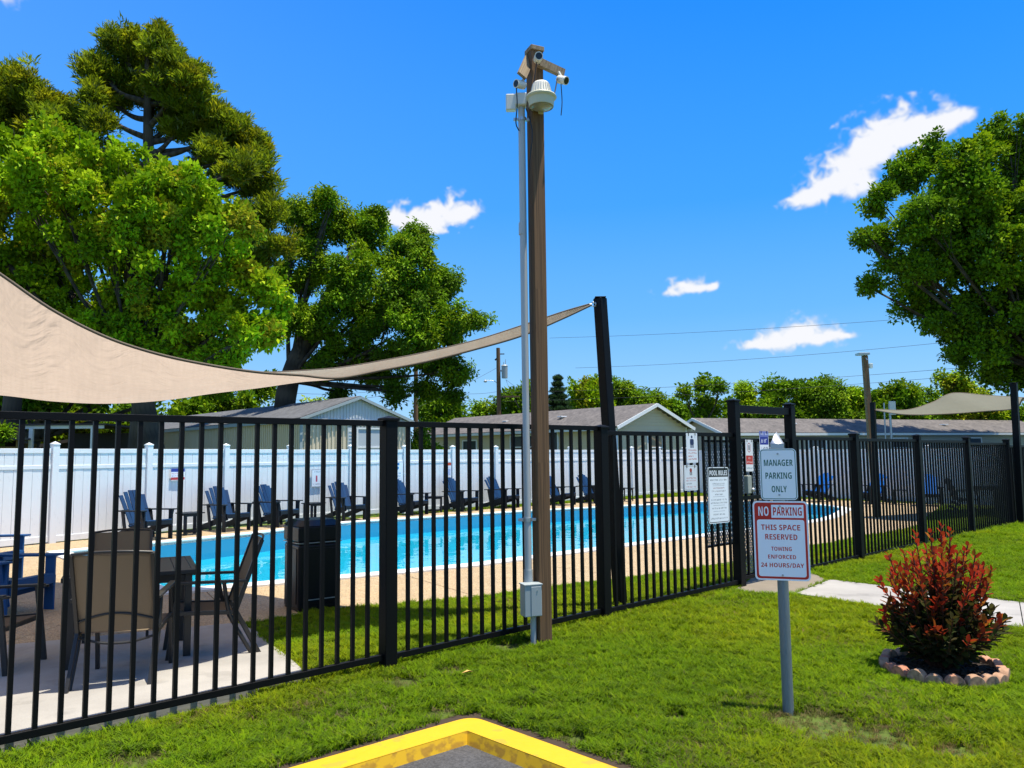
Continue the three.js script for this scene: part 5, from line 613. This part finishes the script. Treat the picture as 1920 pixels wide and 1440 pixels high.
  tree('broadleaf_tree', 'dark shady tree over the carport at the far left', { seed: 95, base: [-22.5, -.3, -34], trunk: .35, clump: .45, dens: .75, geo: CL.a, cols: DEEP, blobs: [[-18.2, 5.2, -33.4, 1.5], [-20.6, 4.6, -33, 1.5], [-23, 4.6, -33.6, 1.6], [-16.0, 5.4, -34, 1.3], [-18.6, 7, -34, 1.8], [-22, 7, -34.5, 2], [-15, 6.8, -34.5, 1.5], [-25.5, 5, -34, 1.6], [-13.5, 5.2, -35, 1.2]] });
  tree('broadleaf_tree', 'dense dark thicket closing the gaps behind the carport', { seed: 98, base: [-24, -.3, -41], trunk: .25, clump: .5, dens: .8, geo: CL.a, cols: DEEP, plain: true, blobs: [[-21.1, 3.4, -42.7, 2.2], [-24.5, 3.4, -42.1, 2.4], [-28, 3.6, -42.8, 2.6], [-18, 3.2, -43.5, 1.9], [-22.5, 1.2, -43, 2.2], [-26.5, 1.2, -43, 2.4], [-19, 1, -44, 2], [-30.5, 2.5, -42, 2.4], [-24, 5.6, -43, 2], [-27.5, 6, -43, 2.2], [-15.2, 2.6, -45, 1.6]] });
  tree('broadleaf_tree', 'leafy low shrub against the timber shed', { seed: 96, base: [-19.2, -.3, -27.6], trunk: .08, clump: .25, dens: .7, geo: CL.b, cols: DEEP, plain: true, blobs: [[-19.2, 1.9, -27.6, .7], [-19.9, 2.4, -27.8, .6], [-18.6, 2.6, -27.9, .5], [-19.4, 3.1, -27.9, .5]] });
  tree('broadleaf_tree', 'dark green shrub beside the corner of the cream home', { seed: 97, base: [-4.1, -.3, -33.5], trunk: .08, clump: .3, dens: .8, geo: CL.b, cols: DEEP, plain: true, blobs: [[-4.1, 1.6, -33.5, .75], [-3.4, 1.4, -33.7, .7], [-4.0, 2.3, -33.6, .45]] });
}
// ---------------------------------------------------------------- the red-tipped shrub in its brick ring
{
  const [bx, bz] = bushAt, r = rng(321);
  const ring = thing('brick_edging', 'ring of scalloped terracotta edging bricks around the red shrub', 'edging', [bx, 0, bz]), N = 20, R = .355;
  const brickGeo = [0, 1, 2].map(k => { const s = new THREE.Shape(), w = .053; s.moveTo(-w, -.04); s.lineTo(w, -.04); s.lineTo(w, .028); s.absarc(0, .028, w, 0, PI); s.lineTo(-w, -.04); const g = new THREE.ExtrudeGeometry(s, { depth: .05, bevelEnabled: true, bevelSize: .004, bevelThickness: .004, bevelSegments: 1, curveSegments: 9 }); g.translate(0, 0, -.025); return g; });
  for (let k = 0; k < N; k++) { const a = k / N * 2 * PI + (r() - .5) * .05, b = part('brick', brickGeo[k % 3], M.brick[Math.floor(r() * 3)], ring), q = R * (1 + (r() - .5) * .06); b.position.set(Math.cos(a) * q, -.004 + (r() - .5) * .02, Math.sin(a) * q); b.rotation.set((r() - .5) * .3, PI / 2 - a + (r() - .5) * .25, (r() - .5) * .2); }
  { const p = [], id = []; p.push(0, .035, 0); for (let k = 0; k <= 24; k++) for (const q of [.5, 1]) { const a = k / 24 * 2 * PI; p.push(Math.cos(a) * R * .98 * q, .03 - .012 * q + .02 * hash2(k % 24, q * 10, 3), Math.sin(a) * R * .98 * q); } for (let k = 0; k < 24; k++) { const a = 1 + k * 2; id.push(0, a + 2, a, a, a + 2, a + 1, a + 1, a + 2, a + 3); } const g = new THREE.BufferGeometry(); g.setAttribute('position', new THREE.Float32BufferAttribute(p, 3)); g.setIndex(id); g.computeVertexNormals(); const m = struct('mulch_bed', g, M.mulch, 'dark mulch inside the brick ring'); m.position.set(bx, 0, bz); }
  const chips = new THREE.InstancedMesh(box(.04, .006, .012), std([.03, .018, .010], 1), 500); chips.name = 'mulch_chips'; chips.userData = { kind: 'stuff', label: 'loose dark mulch chips under the shrub' }; { const d = new THREE.Object3D(); for (let k = 0; k < 500; k++) { const a = r() * 6.28, q = Math.sqrt(r()) * R * .93; d.position.set(bx + Math.cos(a) * q, .035 + r() * .012, bz + Math.sin(a) * q); d.rotation.set((r() - .5) * .8, r() * 6.28, (r() - .5) * .8); d.scale.setScalar(.6 + r()); d.updateMatrix(); chips.setMatrixAt(k, d.matrix); } } scene.add(chips);
  const bush = thing('red_tipped_shrub', 'shrub with dark leaves and bright red new tips in a brick ring', 'shrub', [bx, .02, bz]);
  const leafMatV = leafMat({ vertexColors: true, roughness: 1, transmission: .35 });
  const shoot = (pts, len, redFrom, nLeaf) => {
    const c = new THREE.CatmullRomCurve3(pts.map(p => V(...p))), pos = [], nor = [], col = [], idx = [];
    for (let k = 0; k < nLeaf; k++) {
      const t = .22 + .78 * (k + .5) / nLeaf, p = c.getPointAt(t), tan = c.getTangentAt(t), a = k * 2.4 + r() * .6, ref = Math.abs(tan.y) < .9 ? V(0, 1, 0) : V(1, 0, 0), u = new THREE.Vector3().crossVectors(tan, ref).normalize(), w = new THREE.Vector3().crossVectors(u, tan), out = u.clone().multiplyScalar(Math.cos(a)).addScaledVector(w, Math.sin(a)), op = mix(1.15, .55, t), d = out.multiplyScalar(Math.sin(op)).addScaledVector(tan, Math.cos(op)).normalize();
      const s = new THREE.Vector3().crossVectors(d, V(r() - .5, 1, r() - .5)).normalize(), n = new THREE.Vector3().crossVectors(s, d).normalize(), L = len * (.8 + .45 * r()) * mix(1.1, .8, t), W = L * .26, o = pos.length / 3;
      const red = smooth(redFrom, redFrom + .22, t) , g0 = [.03 + .03 * r(), .038 + .02 * r(), .010], br = [.085, .034, .012], rd = [.25 + .17 * r(), .026 + .02 * r() + (r() < .25 ? .07 : 0), .012], cc = red < .5 ? g0.map((v, i) => mix(v, br[i], red * 2)) : br.map((v, i) => mix(v, rd[i], red * 2 - 1));
      const P = [p, p.clone().addScaledVector(d, L * .35).addScaledVector(s, W).addScaledVector(n, L * .05), p.clone().addScaledVector(d, L * .75).addScaledVector(s, W * .85).addScaledVector(n, L * .02), p.clone().addScaledVector(d, L).addScaledVector(n, -L * .10), p.clone().addScaledVector(d, L * .75).addScaledVector(s, -W * .85).addScaledVector(n, L * .02), p.clone().addScaledVector(d, L * .35).addScaledVector(s, -W).addScaledVector(n, L * .05), p.clone().addScaledVector(d, L * .5).addScaledVector(n, -L * .03)];
      for (const q of P) { pos.push(q.x, q.y, q.z); nor.push(n.x, n.y, n.z); col.push(...cc); } for (let e = 0; e < 6; e++) idx.push(o + 6, o + e, o + (e + 1) % 6);
    }
    const g = new THREE.BufferGeometry(); g.setAttribute('position', new THREE.Float32BufferAttribute(pos, 3)); g.setAttribute('color', new THREE.Float32BufferAttribute(col, 3)); g.setIndex(idx); g.computeVertexNormals(); const sg = part('shoot', g, leafMatV, bush); part('stem', tube(pts, .0045, 5, 8), std([.10, .03, .015], .7), sg);
  };
  for (let k = 0; k < 124; k++) {                                       // inner dark growth, then the long red-tipped shoots
    const tall = k < 40, a = k * 2.399 + r() * .4, q = Math.sqrt(((tall ? k : k - 40) + .5) / (tall ? 40 : 84)), sp = (tall ? .33 : .36) * q, h = tall ? mix(.98, .66, q) * (.86 + .2 * r()) : mix(.62, .30, q) * (.8 + .4 * r()), lx = Math.cos(a) * sp, lz = Math.sin(a) * sp;
    shoot([[Math.cos(a) * .05, 0, Math.sin(a) * .05], [lx * .55, h * .45, lz * .55], [lx * .95, h * .8, lz * .95], [lx * 1.12, h, lz * 1.12]], tall ? .064 : .076, tall ? mix(.45, .68, r()) : (r() < .5 ? mix(.6, .85, r()) : 1.0), tall ? 34 : 26);
  }
}
// ---------------------------------------------------------------- grass
{
  const blade = (r, n, H, sp) => { const pos = [], nor = [], idx = []; for (let k = 0; k < n; k++) { const a = r() * 6.28, q = Math.sqrt(r()) * sp, x = Math.cos(a) * q, z = Math.sin(a) * q, h = H * (.55 + .65 * r()), l = r() * 6.28, b = h * (.45 + 1.1 * r()), w = .0022 + .0016 * r(), dx = Math.cos(l), dz = Math.sin(l), o = pos.length / 3; const P = [[x - dz * w, 0, z + dx * w], [x + dz * w, 0, z - dx * w], [x + dx * b * .35 - dz * w * .8, h * .62, z + dz * b * .35 + dx * w * .8], [x + dx * b * .35 + dz * w * .8, h * .62, z + dz * b * .35 - dx * w * .8], [x + dx * b, h * .92, z + dz * b]]; for (const p of P) { pos.push(...p); const ny = .75; nor.push(dx * -.45, ny, dz * -.45); } idx.push(o, o + 1, o + 2, o + 1, o + 3, o + 2, o + 2, o + 3, o + 4); } const g = new THREE.BufferGeometry(); g.setAttribute('position', new THREE.Float32BufferAttribute(pos, 3)); g.setIndex(idx); g.computeVertexNormals(); return g; };
  const r = rng(2024), geos = [blade(rng(1), 12, .040, .036), blade(rng(2), 13, .034, .042), blade(rng(3), 10, .050, .03)], sets = geos.map(() => []);
  const pale = [[.17, .17, .05], [.24, .20, .085], [.13, .15, .03]], green = [[.165, .285, .003], [.20, .325, .003], [.12, .225, .003], [.245, .35, .005], [.18, .305, .004]];
  const spots = [[-.42, -4.62, .16], [.05, -4.66, .12], [1.62, -4.35, .32], [1.9, -4.15, .25], [.12, -6.2, .14], [-.05, -6.15, .2], [.55, -5.75, .10], [-.45, -5.5, .16], [.9, -4.5, .12], [-1.9, -3.95, .2], [-.75, -5.25, .22], [.3, -4.2, .12], [2.2, -3.95, .18]];
  const kout = (x, z) => { const dx = x - kc[0], dz = z - kc[1], det = kl[0] * kr[1] - kl[1] * kr[0], a = (dx * kr[1] - dz * kr[0]) / det, b = (kl[0] * dz - kl[1] * dx) / det; return [a, b]; };
  const put = (x, z, y, S) => {
    const dry = fbm(x * 1.3 + 9, z * 1.3, 3, 5), fine = fbm(x * 6, z * 6, 2, 15); let bare = 0; for (const [a, b, q] of spots) bare = Math.max(bare, smooth(q, q * .35, Math.hypot(x - a, z - b) + .25 * q * (fine - .5)));
    if (r() < bare * .72 || fine * .6 + r() * .5 < .14) return;
    const isPale = r() < bare * .8 + smooth(.56, .74, dry) * .38 + .04, c = (isPale ? pale : green)[Math.floor(r() * (isPale ? 3 : 5))], v = (.70 + .36 * fbm(x * .8, z * .8, 3, 33)) * (.80 + .34 * r()), yel = smooth(.45, .75, fbm(x * .55 + 3, z * .55, 3, 71)) * .22;
    sets[Math.floor(r() * 3)].push([x, y, z, S * (.75 + .6 * fine) * (isPale ? .8 : 1) * (1 - .45 * bare), r() * 6.28, c[0] * v * (1 + yel * 1.6), c[1] * v * (1 + yel * .35), c[2] * v]);
  };
  const inPath = (x, z) => inside(pathPoly, x, z) || inside(padPoly, x, z);
  const field = (x0, x1, z0, z1, dens, ok, S, hy) => { const n = Math.round((x1 - x0) * (z1 - z0) * dens); for (let k = 0; k < n; k++) { const x = mix(x0, x1, r()), z = mix(z0, z1, r()); if (Math.abs(x) > -z * .72 + .4) continue; if (ok(x, z)) put(x, z, hy(x, z) - .004, S); } };
  const front = (x, z) => { const f = fn(x, z); if (f > -.02) return false; if (inPath(x, z)) return false; if (Math.hypot(x - bushAt[0], z - bushAt[1]) < .38) return false; const [a, b] = kout(x, z); if (a > -.085 - .03 * fbm(x * 14, z * 14, 2, 8) && b > -.085 - .03 * fbm(x * 14, z * 14, 2, 8)) return false; return true; };
  const fy = () => 0;
  field(-3.4, 4.2, -6.2, -2.7, 3000, front, 1, fy); field(-1.4, 7, -9.4, -6.2, 1700, front, 1.15, fy); field(1.5, 10.5, -13, -9.4, 800, front, 1.35, fy); field(5, 14, -19, -13, 380, front, 1.7, fy);
  const strip2 = (x, z) => { const f = fn(x, z); return f > .02 && !inside(deckOuter, x, z) && !inside(patioPoly, x, z) && !inPath(x, z); };
  field(-2.8, 4.5, -11, -5, 1500, strip2, 1.15, gy); field(3.5, 14, -24, -9.5, 420, (x, z) => strip2(x, z) && fn(x, z) < 9.5, 1.6, gy);
  const farStrip = (x, z) => !inside(deckOuter, x, z) && fn(x, z) > 5; field(-11, 8, -33, -12, 260, (x, z) => farStrip(x, z) && ((x + 10.6) * 19.8 + (z + 13.15) * 17.85) / 26.66 > -.1 && fn(x, z) > 7, 1.7, (x, z) => yPool(x)); field(7.5, 15.5, -33, -22, 200, (x, z) => farStrip(x, z), 1.8, (x, z) => yPool(x));
  const d = new THREE.Object3D(), names = ['lawn_grass', 'lawn_grass', 'lawn_grass']; let total = 0;
  sets.forEach((s, i) => { const im = new THREE.InstancedMesh(geos[i], M.grass, s.length); im.name = numbered('lawn_grass'); im.userData = { kind: 'stuff', label: ['short green lawn grass', 'short green lawn grass, finer blades', 'short green lawn grass, longer blades'][i], category: 'grass' }; s.forEach(([x, y, z, S, a, cr, cg, cb], k) => { d.position.set(x, y, z); d.rotation.set(0, a, 0); d.scale.set(S, S * (.8 + .4 * hash2(k, i, 3)), S); d.updateMatrix(); im.setMatrixAt(k, d.matrix); im.setColorAt(k, C(cr, cg, cb)); }); im.castShadow = im.receiveShadow = true; scene.add(im); total += s.length; });
  
  single('fallen_leaf', (() => { const g = new THREE.BufferGeometry(), p = []; for (const [x, z, y] of [[0, 0, .06], [.05, .02, .075], [.085, 0, .06], [.05, -.025, .07]]) p.push(x, y, z); g.setAttribute('position', new THREE.Float32BufferAttribute(p, 3)); g.setIndex([0, 1, 2, 0, 2, 3]); g.computeVertexNormals(); g.rotateY(.4); g.translate(-.36, -.01, -5.28); return g; })(), std([.55, .33, .09], .8), 'dry yellow leaf lying on the lawn', 'leaf');
}
renderer.render(scene, camera);
